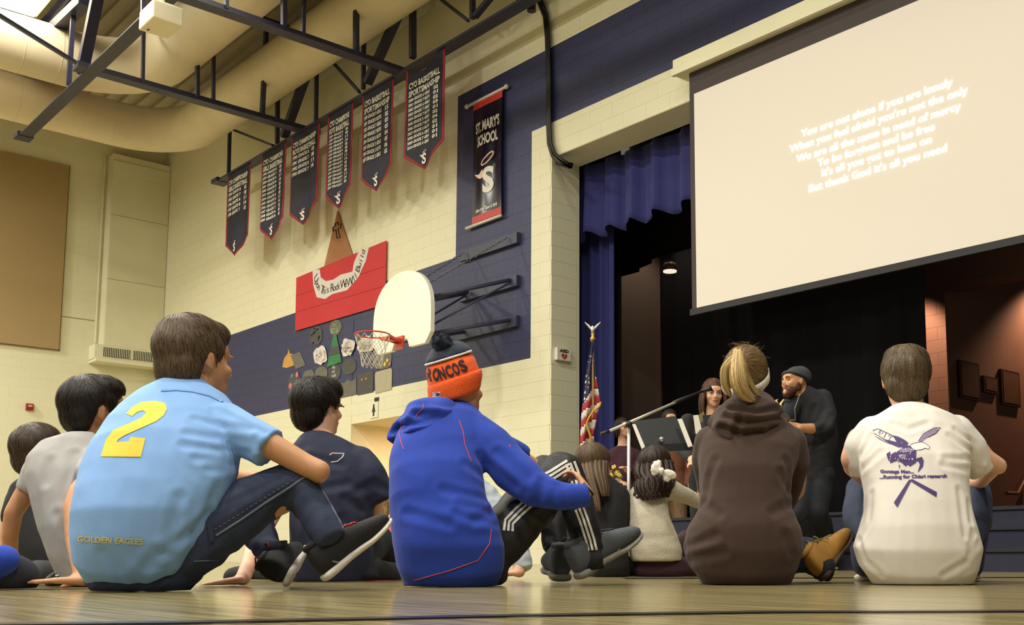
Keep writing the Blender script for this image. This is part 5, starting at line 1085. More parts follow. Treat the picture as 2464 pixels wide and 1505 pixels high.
eag = [zE(L) for L in ([(600, 610), (640, 580), (672, 585), (694, 610), (692, 650), (660, 662), (640, 690), (618, 668), (590, 660), (560, 672), (548, 640), (575, 620)],
                      [(520, 548), (560, 556), (600, 566), (650, 572), (645, 588), (600, 590), (560, 572)], [(575, 530), (600, 536), (632, 552), (655, 570), (640, 574), (605, 556)],
                      [(540, 625), (560, 612), (560, 640), (550, 660)], [(575, 535), (600, 540), (615, 562), (600, 575)],
                      [(690, 650), (722, 640), (732, 660), (728, 690), (700, 722), (712, 680), (704, 662), (690, 662)], [(603, 680), (610, 684), (606, 706)], [(640, 665), (690, 655), (694, 668), (660, 690), (650, 680)])]
drape('eagle_print', pxpoly(Wf, eag), tW, pur, shW, grid=.012)
lightp = [zE(L) for L in ([(610, 600), (660, 592), (680, 610), (650, 616), (620, 616)], [(600, 630), (640, 625), (640, 645), (610, 650)], [(705, 560), (740, 518), (790, 495), (812, 497), (780, 525), (740, 545), (722, 560)])]
drape('eagle_print_light', pxpoly(Wf, lightp), tW, pur2, shW, grid=.012, off=.0028)
drape('eagle_head', pxpoly(Wf, [zE([(662, 580), (690, 570), (722, 566), (742, 574), (762, 590), (756, 600), (740, 594), (720, 602), (690, 606), (672, 596)])]), tW, mat('print_offwhite', rgb(232, 228, 222), .7), shW, grid=.012, off=.0032)
for L in ([(662, 578), (690, 568), (724, 565), (744, 574), (763, 590), (757, 600), (742, 595), (720, 603), (692, 608)], [(724, 580), (734, 582)], [(470, 505), (495, 496), (545, 518), (600, 545)], [(478, 520), (520, 545), (565, 570)], [(484, 535), (530, 562), (580, 580)], [(704, 560), (730, 522), (785, 492), (818, 490), (795, 520), (745, 545)], [(715, 555), (765, 512), (805, 498)], [(512, 500), (500, 540)], [(540, 516), (520, 555)], [(565, 528), (548, 570)], [(730, 530), (745, 545)], [(755, 512), (770, 530)], [(780, 500), (792, 515)]):
    stitch(Wf, 'eagle_outline', zE(L), tW, .0011, pur, shW)
wst = mat('print_offwhite', (1, 1, 1, 1))
for k in range(26):
    a, b = rnd.uniform(560, 685), rnd.uniform(598, 660); stitch(Wf, 'feather_stroke', zE([(a, b), (a-rnd.uniform(4, 9), b+rnd.uniform(8, 16))]), tW, .0013, wst, shW, off=.0035)
for k in range(9): a = 492+k*17; stitch(Wf, 'feather_stroke', zE([(a+14, 506+k*6.5), (a, 528+k*5.5)]), tW, .0009, pur, shW)
for L in ([(578, 630), (566, 655)], [(592, 640), (580, 672)], [(610, 640), (602, 676)], [(628, 645), (624, 680)]): stitch(Wf, 'eagle_outline', zE(L), tW, .0016, pur, shW)
drape('ribbon_print', pxpoly(Wf, [zE([(668, 762), (656, 758), (578, 875), (596, 900)]), zE([(656, 760), (672, 754), (800, 822), (797, 847)])]), tW, pur, shW, grid=.012, off=.0024)
draped_text(Wf, 'Gonzaga Men...', *zE([(508, 722)])[0], *zE([(682, 724)])[0], 7.5, tW, pur, shW, bold=.05); draped_text(Wf, '...Running for Chiari research', *zE([(504, 752)])[0], *zE([(852, 746)])[0], 8, tW, pur, shW, bold=.05)
jb = MB()
for sx, kx in ((1, 2345), (-1, 2072)): Wf.chain(jb, [(2206+sx*60, 1350, .05, 58), (kx-sx*6, 1250, .3, 52), (kx, 1182, .42, 44), (kx-sx*5, 1280, .42, 40), (kx-sx*10, 1360, .4, 34)])
fuse('jeans', jb, denim, pW, voxel=.009, smooth=5, wr=[(-.005, 12, None, 4)])
for sx, kx in ((1, 2335), (-1, 2082)): shoe(pW, Wf.P(kx, 1394, .42), Wf.P(kx, 1392, .68), UP, blk, wsole, gla)
hair(hW, pW, [((0, -.018, .036), (.086, .101, .092)), ((0, -.052, -.02), (.074, .055, .068)), ((0, -.02, .08), (.078, .085, .05))], hairmat('hair_ash_brown', (66, 52, 36), (118, 98, 70)), n=3600, length=.06, crown=(-.01, -.05, .125), low=-.098, down=.4, wd=.003, seed=31)
# ================================================================ PEOPLE: behind and on the left
# ---------------- boy in the grey shirt leaning on his hand
K = Fig(3.55)
gte = mat('grey_heather', rgb(170, 168, 166), .85, var=.06, vscale=20, bump=.12, bscale=260)
T_ = [(236, 1402, .02, 60, 60, 10), (232, 1385, .0, 84, 84, 10), (222, 1340, -.0, 96, 92, 10), (205, 1280, .0, 104, 92, 10), (185, 1215, .02, 104, 90, 10), (172, 1160, .04, 104, 84, 10), (166, 1115, .06, 98, 74, 10), (172, 1085, .08, 78, 64, 10), (190, 1068, .1, 52, 50, 10), (200, 1056, .11, 40, 40, 10)]
bm = MB(); bm.loft(K.secs(T_, k=.84)); K.chain(bm, [(198, 1070, .12, 32), (210, 1040, .13, 31), (222, 1010, .14, 34)])
hK = Head(K.P(226, 992, .15), 42, 2, 0, 1.02); hK.build(bm)
K.chain(bm, [(98, 1120, .06, 30), (66, 1180, .05, 26), (32, 1235, .04, 22), (24, 1290, .06, 20), (26, 1340, .12, 17), (30, 1385, .2, 14)]); hand(bm, K.P(30, 1385, .2), -RT*.6+FW*.7, -UP, side=1, k=.9)
K.chain(bm, [(250, 1120, -.03, 30), (190, 1185, -.12, 25), (174, 1225, -.16, 22), (180, 1300, -.22, 21), (194, 1370, -.30, 18), (200, 1396, -.33, 16)]); hand(bm, K.P(204, 1398, -.33), -RT*1.0-FW*.1, -UP, side=-1, curl=.04, k=.95)
K.chain(bm, [(270, 1370, .1, 44), (380, 1300, .3, 40), (450, 1250, .5, 34), (500, 1330, .6, 24)])
pK = person(K, 'dark-haired boy in a grey T-shirt leaning back on one hand', bm, SK1, K.P(236, 1400, 0), .006)
sb_ = MB(); sb_.loft(K.secs(T_)); K.chain(sb_, [(108, 1105, .06, 38), (88, 1140, .055, 38)]); sb_.tube([K.P(92, 1135, .055), K.P(66, 1186, .05)], [K.R(38), K.R(31)], 14); K.chain(sb_, [(240, 1105, .0, 38), (215, 1140, -.06, 34)])
cr = [([K.P(*p) for p in L], .013, .008) for L in ([(180, 1095, -.04), (160, 1180, -.06), (165, 1280, -.08)], [(205, 1100, -.04), (190, 1170, -.1), (175, 1230, -.1)], [(120, 1110, -.02), (110, 1160, -.03)], [(140, 1240, -.06), (170, 1330, -.06)])]
shK = fuse('t_shirt', sb_, gte, pK, voxel=.008, smooth=6, wr=[(-.005, 7, (UP, .4), 42), (.002, 16, (UP, .3), 45)], creases=cr)
jb = MB(); jb.loft(K.secs([(245, 1412, .05, 70, 70, 0), (245, 1392, .05, 90, 90, 0), (245, 1360, .05, 84, 84, 0)])); K.chain(jb, [(270, 1370, .1, 50), (380, 1310, .3, 46), (445, 1255, .5, 40), (498, 1330, .6, 34)])
fuse('trousers', jb, blackc, pK, voxel=.01, smooth=5)
hdk = hairmat('hair_black', (24, 18, 15), (46, 36, 29))
hair(hK, pK, [((0, -.018, .036), (.084, .102, .090)), ((0, -.05, -.01), (.073, .058, .068)), ((0, .02, .075), (.076, .08, .05))], hdk, n=2400, length=.05, crown=(0, -.05, .12), low=-.09, down=.4, wd=.003, seed=41)
# ---------------- boy at the far left, all in black
L_f = Fig(4.25)
T_ = [(150, 1402, .05, 70, 60, 0), (146, 1380, .05, 84, 74, 0), (132, 1330, .06, 86, 76, 0), (112, 1270, .08, 84, 70, 0), (98, 1215, .1, 80, 62, 0), (92, 1180, .12, 64, 54, 0), (92, 1160, .14, 40, 40, 0)]
bm = MB(); bm.loft(L_f.secs(T_, k=.84)); L_f.chain(bm, [(92, 1165, .14, 28), (94, 1130, .16, 28)])
hL = Head(L_f.P(98, 1092, .18), 30, 8, 0, 1.05); hL.build(bm)
L_f.chain(bm, [(30, 1220, .1, 24), (20, 1290, .1, 20), (14, 1360, .1, 16), (12, 1392, .1, 14)]); hand(bm, L_f.P(12, 1392, .1), -RT*.5+FW, -UP, side=1, k=.9)
L_f.chain(bm, [(160, 1370, .1, 36), (230, 1330, .35, 32)])
pL = person(L_f, 'boy in a black T-shirt at the far left, behind the boy in grey', bm, SK2, L_f.P(150, 1395, 0), .009)
sb_ = MB(); sb_.loft(L_f.secs(T_)); L_f.chain(sb_, [(45, 1205, .1, 30), (32, 1245, .1, 28)])
fuse('t_shirt', sb_, blackc, pL, voxel=.01, smooth=6, wr=[(-.006, 8, None, 46)])
jb = MB(); L_f.chain(jb, [(150, 1385, .0, 34), (90, 1380, -.15, 32), (60, 1392, -.3, 26)]); jb.loft(L_f.secs([(150, 1404, .06, 70, 60, 0), (150, 1385, .06, 86, 76, 0), (150, 1360, .06, 80, 70, 0)]))
dgr = mat('dark_grey_cloth', rgb(62, 64, 70), .9, var=.15); fuse('shorts', jb, dgr, pL, voxel=.01, smooth=5, wr=[(-.004, 10, None, 47)])
hair(hL, pL, [((0, -.018, .036), (.084, .102, .086)), ((0, -.05, -.015), (.073, .058, .068))], hairmat('hair_dark_brown', (46, 36, 28), (84, 68, 52)), n=2000, length=.05, low=-.095, down=.45, wd=.003, seed=47)
# trouser leg with stripes beside the hand
q = Fig(3.45); jb = MB(); q.chain(jb, [(262, 1382, .2, 30), (180, 1384, .1, 26), (140, 1392, .05, 20), (122, 1400, .0, 16)]); cuf = fuse('striped_trouser_leg', jb, trs, pK, voxel=.007, smooth=4); tc_ = bvh(cuf)
for o_ in (-9, 0, 9): drape('stripe', pxpoly(q, band([(133, 1386), (150, 1382), (180, 1386), (205, 1394)], 5, o_)), tc_, whitec, cuf)
# ---------------- cropped person at the left edge
E_ = Fig(3.15); E_.ox = -58; bm = MB(); bm.loft(E_.secs([(-75, 1420, .0, 90, 90, 0), (-75, 1380, .0, 110, 110, 0), (-85, 1300, .0, 110, 100, 0), (-100, 1220, .05, 110, 90, 0), (-105, 1150, .08, 95, 70, 0), (-105, 1110, .1, 50, 45, 0)])); E_.chain(bm, [(-105, 1115, .1, 34), (-105, 1075, .12, 34)])
hE = Head(E_.P(-105, 1020, .14), 20); hE.build(bm); E_.chain(bm, [(-60, 1390, .0, 50), (20, 1385, .05, 44), (40, 1392, .1, 36)])
pE = person(E_, 'person cut off by the left edge, showing only a blue hem and dark grey trousers', bm, SK1, E_.P(-75, 1410, 0), .01)
sb_ = MB(); sb_.loft(E_.secs([(-60, 1385, .0, 118, 118, 0), (-70, 1330, .0, 110, 112, 0), (-85, 1290, .0, 112, 104, 0), (-100, 1220, .05, 114, 94, 0), (-105, 1150, .08, 98, 74, 0), (-105, 1105, .1, 56, 50, 0)])); E_.ox = 0; E_.chain(sb_, [(-60, 1375, .0, 50), (-20, 1362, -.02, 42), (12, 1348, -.02, 34)])
fuse('blue_shirt', sb_, fle, pE, voxel=.01, smooth=5, wr=[(-.006, 9, None, 51), (.003, 20, None, 52)])
E_.ox = 10; jb = MB(); E_.chain(jb, [(-60, 1385, .0, 56), (0, 1375, .03, 52), (40, 1384, .08, 44), (52, 1392, .1, 36)]); fuse('trousers', jb, mat('charcoal_denim', rgb(44, 50, 60), .9, var=.2, bump=.3, bscale=300), pE, voxel=.009, smooth=5, wr=[(-.005, 12, None, 53)])
E_.ox = -58; hair(hE, pE, [((0, -.018, .036), (.084, .102, .086)), ((0, -.05, -.015), (.073, .058, .068))], hdk, n=400, length=.05, wd=.004, seed=48)
# ---------------- boy in the navy shirt
N = Fig(4.2)
nte = mat('navy_jersey', rgb(28, 34, 60), .85, var=.12, vscale=10, bump=.15, bscale=220)
T_ = [(800, 1402, .05, 78, 64, 10), (800, 1385, .04, 100, 80, 10), (798, 1330, .03, 98, 82, 10), (796, 1270, .02, 96, 80, 10), (798, 1210, .03, 100, 78, 10), (800, 1160, .05, 106, 74, 10), (796, 1120, .07, 104, 68, 10), (786, 1090, .09, 88, 60, 10), (772, 1068, .11, 62, 50, 10), (764, 1054, .12, 44, 40, 10)]
bm = MB(); bm.loft(N.secs(T_, k=.84)); N.chain(bm, [(768, 1065, .12, 36), (775, 1035, .13, 32), (776, 1010, .14, 34)])
hN = Head(N.P(766, 985, .15), 36, 4, 2, .98); hN.build(bm)
N.chain(bm, [(876, 1130, .06, 28), (906, 1185, .07, 22), (900, 1235, .2, 22), (860, 1250, .4, 18)])
N.chain(bm, [(705, 1120, .1, 32), (660, 1220, .0, 26), (618, 1300, -.3, 22), (596, 1365, -.5, 17), (585, 1392, -.6, 16)]); hand(bm, N.P(582, 1396, -.62), -RT*1.0-UP*.12, -UP-RT*.1, side=-1, curl=.05, k=.92)
N.chain(bm, [(840, 1370, .1, 40), (900, 1290, .4, 34), (960, 1360, .5, 24)])
pN = person(N, 'black-haired boy in a navy T-shirt with a small white C-shaped logo', bm, SK3, N.P(800, 1398, 0), .006)
sb_ = MB(); sb_.loft(N.secs(T_)); N.chain(sb_, [(862, 1110, .07, 40), (888, 1150, .05, 44)]); sb_.tube([N.P(888, 1150, .05), N.P(918, 1208, .06)], [N.R(44), N.R(38)], 14); N.chain(sb_, [(720, 1110, .09, 40), (690, 1160, .05, 38)])
cr = [([N.P(*p) for p in L], .014, .009) for L in ([(860, 1180, -.05), (900, 1165, -.02), (930, 1180, 0)], [(830, 1200, -.08), (870, 1230, -.05)], [(820, 1250, -.08), (860, 1290, -.06)], [(740, 1100, -.05), (820, 1120, -.05)], [(760, 1180, -.08), (840, 1165, -.06)])]
shN = fuse('t_shirt', sb_, nte, pN, voxel=.009, smooth=6, wr=[(-.007, 7, (RT, .5), 62), (.003, 15, (UP, .4), 65)], creases=cr); tN = bvh(shN)
stitch(N, 'logo_print', [(793, 1096), (800, 1091), (815, 1092), (828, 1092), (824, 1101), (812, 1111), (800, 1113), (794, 1111)], tN, .0022, whitec, shN)
jb = MB(); jb.loft(N.secs([(800, 1408, .06, 84, 70, 5), (800, 1390, .06, 112, 90, 5), (800, 1350, .06, 104, 88, 5)])); N.chain(jb, [(850, 1360, .1, 50), (905, 1300, .4, 44), (955, 1360, .5, 36)]); N.chain(jb, [(740, 1370, .1, 46), (640, 1378, .3, 36), (560, 1390, .35, 26)]); N.chain(jb, [(860, 1380, .1, 40), (940, 1385, .2, 34)])
fuse('trousers', jb, blackc, pN, voxel=.009, smooth=5, wr=[(-.005, 10, None, 66)])
hair(hN, pN, [((0, -.020, .040), (.090, .106, .094)), ((0, -.052, -.015), (.076, .060, .078)), ((0, .02, .075), (.08, .082, .055))], hdk, n=2800, length=.05, crown=(0, -.04, .13), low=-.095, down=.35, wd=.003, seed=61, jitter=.6, lift=.006)
gl = MB(); gl.tube([hN.w(.079, -.01, .012), hN.w(.070, .05, .012), hN.w(.058, .085, .010)], .0025, 6); mk('glasses_arm', gl, M_BLACK, pN, smooth=True)
# ---------------- unseen sitter behind the blue hoodie whose cuff and hand show
U = Fig(4.7); bm = MB(); bm.loft(U.secs([(1120, 1392, 0, 60, 50, 0), (1120, 1340, 0, 74, 60, 0), (1115, 1260, 0, 72, 56, 0), (1112, 1180, .03, 76, 50, 0), (1110, 1140, .05, 30, 30, 0), (1110, 1110, .05, 24, 24, 0)])); U.chain(bm, [(1170, 1200, 0, 24), (1230, 1290, -.05, 20), (1252, 1355, -.1, 17), (1250, 1378, -.12, 14)]); hand(bm, U.P(1250, 1380, -.12), -RT*.9, -UP, side=-1, curl=.05, k=.9)
hU = Head(U.P(1110, 1085, .06), 20, 0, 0, .85); hU.build(bm)
pU = person(U, 'person hidden behind the blue hoodie except a pale cuff and hand on the floor', bm, SK3, U.P(1120, 1390, 0), .009)
sb_ = MB(); sb_.loft(U.secs([(1120, 1392, 0, 66, 56, 0), (1120, 1340, 0, 80, 66, 0), (1115, 1260, 0, 78, 62, 0), (1112, 1180, .03, 82, 56, 0), (1110, 1140, .05, 34, 34, 0)])); U.chain(sb_, [(1170, 1200, 0, 34), (1235, 1290, -.06, 28)]); sb_.tube([U.P(1235, 1290, -.06), U.P(1262, 1372, -.1)], [U.R(28), U.R(22)], 14)
fuse('sweatshirt', sb_, mat('pale_blue_cloth', rgb(176, 186, 196), .85), pU, voxel=.009, smooth=4, wr=[(.005, 22, None, 70), (-.004, 12, None, 71)])
hair(hU, pU, [((0, -.018, .036), (.082, .1, .086)), ((0, -.05, -.015), (.073, .058, .068))], hdk, n=500, length=.05, wd=.004, seed=49)
# ---------------- girl with the bow
Q = Fig(5.25)
cks = mat('cream_knit', rgb(196, 188, 168), .9, var=.08, bump=.7, bscale=150); mar = mat('maroon_cloth', rgb(54, 26, 34), .85, var=.1)
T_ = [(1580, 1352, .0, 62, 48, 0), (1578, 1325, .0, 64, 52, 0), (1570, 1285, .0, 58, 50, 0), (1562, 1245, .0, 51, 46, 0), (1558, 1210, .02, 50, 44, 0), (1562, 1185, .04, 50, 40, 0), (1570, 1165, .06, 40, 36, 0), (1576, 1150, .07, 24, 24, 0)]
bm = MB(); bm.loft(Q.secs(T_, k=.82)); Q.chain(bm, [(1576, 1160, .07, 20), (1578, 1135, .08, 20)])
hQ = Head(Q.P(1578, 1128, .08), 28, 0, 0, .90); hQ.build(bm); Q.chain(bm, [(1610, 1180, .05, 20), (1650, 1195, .15, 16), (1690, 1210, .25, 13)]); hand(bm, Q.P(1692, 1210, .25), RT, -UP, side=1, k=.8)
Q.chain(bm, [(1590, 1365, .05, 26), (1660, 1320, .3, 22), (1665, 1370, .35, 16)])
pQ = person(Q, 'girl in a cream knit sweater with a white bow in her dark wavy hair', bm, SK3, Q.P(1580, 1385, 0), .008)
sb_ = MB(); sb_.loft(Q.secs(T_)); Q.chain(sb_, [(1604, 1178, .05, 27), (1640, 1190, .12, 23), (1680, 1206, .22, 19)])
shQ = fuse('sweater', sb_, cks, pQ, voxel=.009, smooth=5, wr=[(-.006, 8, (RT, .5), 72), (.002, 20, (RT, .4), 73)])
jb = MB(); jb.loft(Q.secs([(1590, 1392, .05, 62, 50, 0), (1590, 1375, .05, 72, 58, 0), (1590, 1345, .05, 62, 52, 0)])); Q.chain(jb, [(1600, 1362, .05, 32), (1655, 1300, .3, 28), (1668, 1340, .35, 26), (1672, 1372, .35, 22)]); Q.chain(jb, [(1610, 1370, .0, 30), (1680, 1365, .1, 24), (1720, 1370, .1, 20)])
fuse('trousers', jb, mar, pQ, voxel=.01, smooth=5)
hqd = hairmat('hair_dark_wavy', (34, 24, 20), (68, 50, 42))
hair(hQ, pQ, [((0, -.018, .036), (.088, .106, .094)), ((0, -.045, -.015), (.082, .075, .08))], hqd, n=1800, length=.08, low=-.10, down=.5, wd=.0034, seed=71)
gd = []
for k in range(17):
    a = radians(-100+200*k/16); s0 = hQ.w(.086*sin(a), -.095*cos(a)*.9-.01, .03); px = 1578+62*sin(a)-8; ex = 1530+ (k/16)*80; ey = 1196-abs(k-5)*.8+(6 if k % 2 else 0)
    e = Q.P(ex, ey, -.04-.1*cos(a)*.6); wv = RT*.012*(1 if k % 2 else -1)
    gd.append([(s0, .018), (s0*.66+e*.34-FW*.015+wv, .02), (s0*.33+e*.67-FW*.02-wv, .017), (e+wv*.6, .008), (e+UP*.006-wv, .004)])
locks(pQ, 'long_hair', gd, hqd, 120, wd=.0035, seed=9)
bw = mat('white_bow_satin', rgb(228, 222, 208), .6); tb = Q.P(1594, 1132, -.11); bo = MB(); 
for ex, ey, ra, rb, an in ((1579, 1126, 12, 21, -18), (1610, 1142, 19, 11, -14), (1606, 1152, 9, 8, 0)):
    a_ = radians(an); bo.sphere(Q.P(ex, ey, -.13), (Q.R(ra), Q.R(6), Q.R(rb)), Matrix((RT*cos(a_)+UP*sin(a_), FW, UP*cos(a_)-RT*sin(a_))).transposed(), 20, 14)
bo.sphere(Q.P(1592, 1134, -.15), (Q.R(6), Q.R(6), Q.R(8))); fuse('hair_bow', bo, bw, pQ, voxel=.005, smooth=3, floor=False, wr=[(.003, 40, None, 74)])
# ---------------- girl with long straight hair
Y = Fig(5.2); T_ = [(1468, 1392, .05, 44, 40, 0), (1466, 1360, .03, 50, 46, 0), (1466, 1300, .02, 46, 44, 0), (1464, 1240, .03, 46, 42, 0), (1462, 1195, .05, 48, 38, 0), (1452, 1165, .07, 40, 32, 0), (1440, 1148, .08, 22, 22, 0)]
bm = MB(); bm.loft(Y.secs(T_, k=.84)); Y.chain(bm, [(1440, 1155, .08, 18), (1436, 1130, .09, 19)]); hY = Head(Y.P(1430, 1122, .09), 40, 0, 3, .92); hY.build(bm); Y.chain(bm, [(1500, 1210, .05, 18), (1510, 1290, .1, 15), (1480, 1320, .3, 12)]); Y.chain(bm, [(1480, 1360, .05, 26), (1560, 1365, .2, 20)])
pY_ = person(Y, 'girl in black with long straight light brown hair, beside the flag', bm, SK3, Y.P(1468, 1390, 0), .009)
sb_ = MB(); sb_.loft(Y.secs(T_)); Y.chain(sb_, [(1492, 1190, .05, 24), (1506, 1250, .06, 22), (1500, 1310, .2, 18)]); fuse('black_top', sb_, blackc, pY_, voxel=.01, smooth=5, wr=[(-.005, 9, None, 77)])
jb = MB(); Y.chain(jb, [(1480, 1362, .05, 28), (1545, 1366, .15, 24), (1400, 1372, .2, 22)]); Y.chain(jb, [(1470, 1368, .05, 26), (1400, 1372, .2, 22)]); fuse('trousers', jb, blackc, pY_, voxel=.01, smooth=4)
hlb = hairmat('hair_light_brown', (66, 50, 36), (118, 92, 64))
hair(hY, pY_, [((0, -.018, .036), (.084, .102, .090)), ((0, -.05, -.02), (.078, .065, .08))], hlb, n=1800, length=.09, low=-.10, down=.75, wd=.0034, seed=81, jitter=.08)
gd = []
for k in range(13):
    a = radians(-95+190*k/12); s0 = hY.w(.082*sin(a), -.095*cos(a)*.9-.01, .02); ex = 1404+k*4.2; ey = 1160+ (72 if 3 < k < 9 else 36); e = Y.P(ex+10*(k/12), ey, -.06-.05*cos(a)); gd.append([(s0, .014), (s0.lerp(e, .35)-FW*.012-RT*.006, .015), (s0.lerp(e, .7)-FW*.01, .012), (e, .005)])
locks(pY_, 'long_hair', gd, hlb, 130, wd=.003, seed=10)
# ---------------- blonde girl mostly hidden
V_ = Fig(6.2); bm = MB(); bm.loft(V_.secs([(925, 1380, 0, 40, 34, 0), (925, 1330, 0, 44, 38, 0), (925, 1290, 0, 42, 34, 0), (922, 1262, .03, 30, 26, 0), (918, 1250, .03, 18, 18, 0)])); hV = Head(V_.P(912, 1222, .04), 10, 0, 0, .85); hV.build(bm); V_.chain(bm, [(915, 1260, .03, 15), (913, 1235, .03, 15)])
pV = person(V_, 'blonde girl in pink glimpsed under the arm of the navy-shirt boy', bm, SK3, V_.P(925, 1382, 0), .01); sb_ = MB(); sb_.loft(V_.secs([(925, 1382, 0, 44, 38, 0), (925, 1330, 0, 48, 42, 0), (925, 1290, 0, 46, 38, 0), (924, 1262, .03, 36, 30, 0), (918, 1246, .03, 20, 20, 0)])); fuse('pink_top', sb_, mat('hot_pink', rgb(214, 92, 112), .8), pV, voxel=.011, smooth=4)
hair(hV, pV, [((0, -.018, .036), (.086, .104, .090)), ((0, -.05, -.03), (.082, .065, .10))], hbl, n=900, length=.1, low=-.13, down=.8, wd=.004, seed=91)
# ================================================================ THE SINGERS AND THEIR THINGS
# ---------------- man with the beanie and saxophone
X = Fig(7.7); cht = mat('charcoal_sweater', rgb(34, 36, 40), .9, var=.12, vscale=8, bump=.3, bscale=120)
def legs(fig, mb, Ls, k=1.):
    for L in Ls: fig.chain(mb, L, k=k)
T_ = [(1958, 1135, .0, 42, 34, -20), (1962, 1115, .0, 44, 36, -20), (1967, 1080, .0, 47, 37, -20), (1968, 1045, .0, 50, 37, -20), (1960, 1010, .0, 52, 36, -25), (1952, 980, -.0, 50, 33, -30), (1940, 958, -.02, 42, 28, -35), (1925, 945, -.03, 26, 22, -35)]
bm = MB(); bm.loft(X.secs(T_, k=.86)); X.chain(bm, [(1926, 955, -.03, 19), (1917, 938, -.04, 18)])
hX = Head(X.P(1912, 922, -.05), -118, 8, 6, .95); hX.build(bm)
hX.ell(bm, (0, .07, -.09), (.034, .03, .03))
X.chain(bm, [(1985, 975, -.02, 20), (1990, 1015, -.08, 17), (1985, 1035, -.12, 15), (1950, 1032, -.2, 13), (1925, 1030, -.24, 10)]); hand(bm, X.P(1924, 1029, -.24), -RT*.9+UP*.1, FW, side=1, curl=.4, k=.95)
X.chain(bm, [(1905, 985, -.02, 19), (1885, 1025, -.08, 16), (1875, 1010, -.16, 12)]); hand(bm, X.P(1874, 1006, -.16), UP*.8-RT*.3, RT, side=1, curl=.5, k=.9)
LX_ = [[(1975, 1140, .0, 27), (1965, 1230, -.15, 23), (1990, 1300, .05, 17), (2005, 1352, .2, 12)], [(1938, 1140, .0, 27), (1922, 1235, -.18, 23), (1945, 1300, -.05, 17), (1952, 1356, .02, 12)]]
legs(X, bm, LX_, .8)
pX_ = person(X, 'bearded man in a dark beanie and charcoal sweater, knees bent, playing a saxophone', bm, SK1, X.P(1955, 1370, 0), .008)
sb_ = MB(); sb_.loft(X.secs(T_)); X.chain(sb_, [(1978, 962, -.02, 24), (1990, 1000, -.06, 23), (1988, 1030, -.12, 20), (1962, 1034, -.18, 17)]); X.chain(sb_, [(1912, 968, -.03, 23), (1890, 1015, -.08, 19)])
cr = [([X.P(*p) for p in L], .016, .010) for L in ([(1930, 1050, -.2), (1980, 1035, -.2), (2000, 1000, -.15)], [(1930, 1080, -.2), (1990, 1065, -.2)], [(1960, 980, -.2), (1940, 1030, -.22)])]
shX = fuse('sweater', sb_, cht, pX_, voxel=.010, smooth=5, wr=[(-.008, 7, (RT, .5), 92)], creases=cr)
jb = MB(); jb.loft(X.secs([(1955, 1125, .0, 48, 36, -20), (1956, 1150, .0, 52, 40, -20), (1956, 1175, .0, 44, 36, -20)])); legs(X, jb, [[(a, b, c, r+5) for a, b, c, r in L] for L in LX_]); fuse('jeans', jb, mat('midnight_denim', rgb(24, 26, 34), .9, var=.2, vscale=14), pX_, voxel=.011, smooth=5, wr=[(-.006, 9, None, 93), (.004, 18, (UP, .5), 94)])
shoe(pX_, X.P(2012, 1371, .22), X.P(1948, 1371, .10), UP, blk, wsole, gla); shoe(pX_, X.P(1962, 1371, .04), X.P(1898, 1371, -.1), UP, blk, wsole, gla)
hX.face(pX_, SK1, brow=mat('brow_brown', rgb(60, 38, 26), .8), closed=True)
bd = hairmat('beard_auburn', (76, 42, 26), (124, 74, 48))
mb = MB(); [hX.ell(mb, c, r) for c, r in (((0, .045, -.072), (.056, .050, .046)), ((0, .066, -.100), (.036, .032, .036)), ((0, .088, -.046), (.026, .012, .008)), ((.054, .01, -.045), (.02, .03, .035)), ((-.054, .01, -.045), (.02, .03, .035)))]
bo_ = fuse('beard', mb, bd, pX_, voxel=.006, smooth=3, floor=False, wr=[(.003, 60, None, 95)])
mb = MB(); hX.ell(mb, (0, -.03, .052), (.084, .104, .080)); hX.ell(mb, (0, -.055, .06), (.078, .088, .082)); bn = fuse('beanie', mb, mat('beanie_charcoal', rgb(58, 60, 62), .9, bump=.6, bscale=160), pX_, voxel=.008, smooth=3, floor=False)
mb = MB(); mb.tube([hX.w(.086*cos(t), -.012+.100*sin(t), .040-.022*sin(t)*-1) for t in [2*pi*k/32 for k in range(33)]], .012, 8); mk('beanie_rim', mb, MATS['beanie_charcoal'], bn, smooth=True)
sxm = mat('sax_brass', rgb(176, 160, 110), .3, metal=.8); sxp = [(1893, 966), (1886, 963), (1880, 972), (1878, 990), (1872, 1020), (1866, 1060), (1862, 1095), (1852, 1106), (1842, 1096), (1838, 1070)]
mb = MB(); mb.tube([X.P(a, b, -.22) for a, b in sxp], [X.R(r) for r in (2, 3, 4, 5, 6, 8, 10, 12, 15, 20)], 12); so = mk('saxophone', mb, sxm, smooth=True); tag(so, 'brass saxophone held up to the bearded man, seen in glints past the ponytail', 'saxophone')
for k in range(7): mk('key', MB().tube([X.P(1875-k*1.5, 985+k*12, -.245), X.P(1875-k*1.5, 985+k*12, -.255)], X.R(4), 10), sxm, so)
mk('mouthpiece', MB().tube([X.P(1900, 966, -.22), X.P(1891, 965, -.22)], X.R(3), 8), M_BLACK, so)
tag(mk('neck_strap', MB().tube([X.P(1925, 948, -.2), X.P(1912, 985, -.27), X.P(1914, 1012, -.26), X.P(1880, 1010, -.25)], .004, 5), mat('strap_grey', rgb(110, 110, 108), .6)), 'thin grey saxophone neck strap on the chest of the bearded man', 'strap')
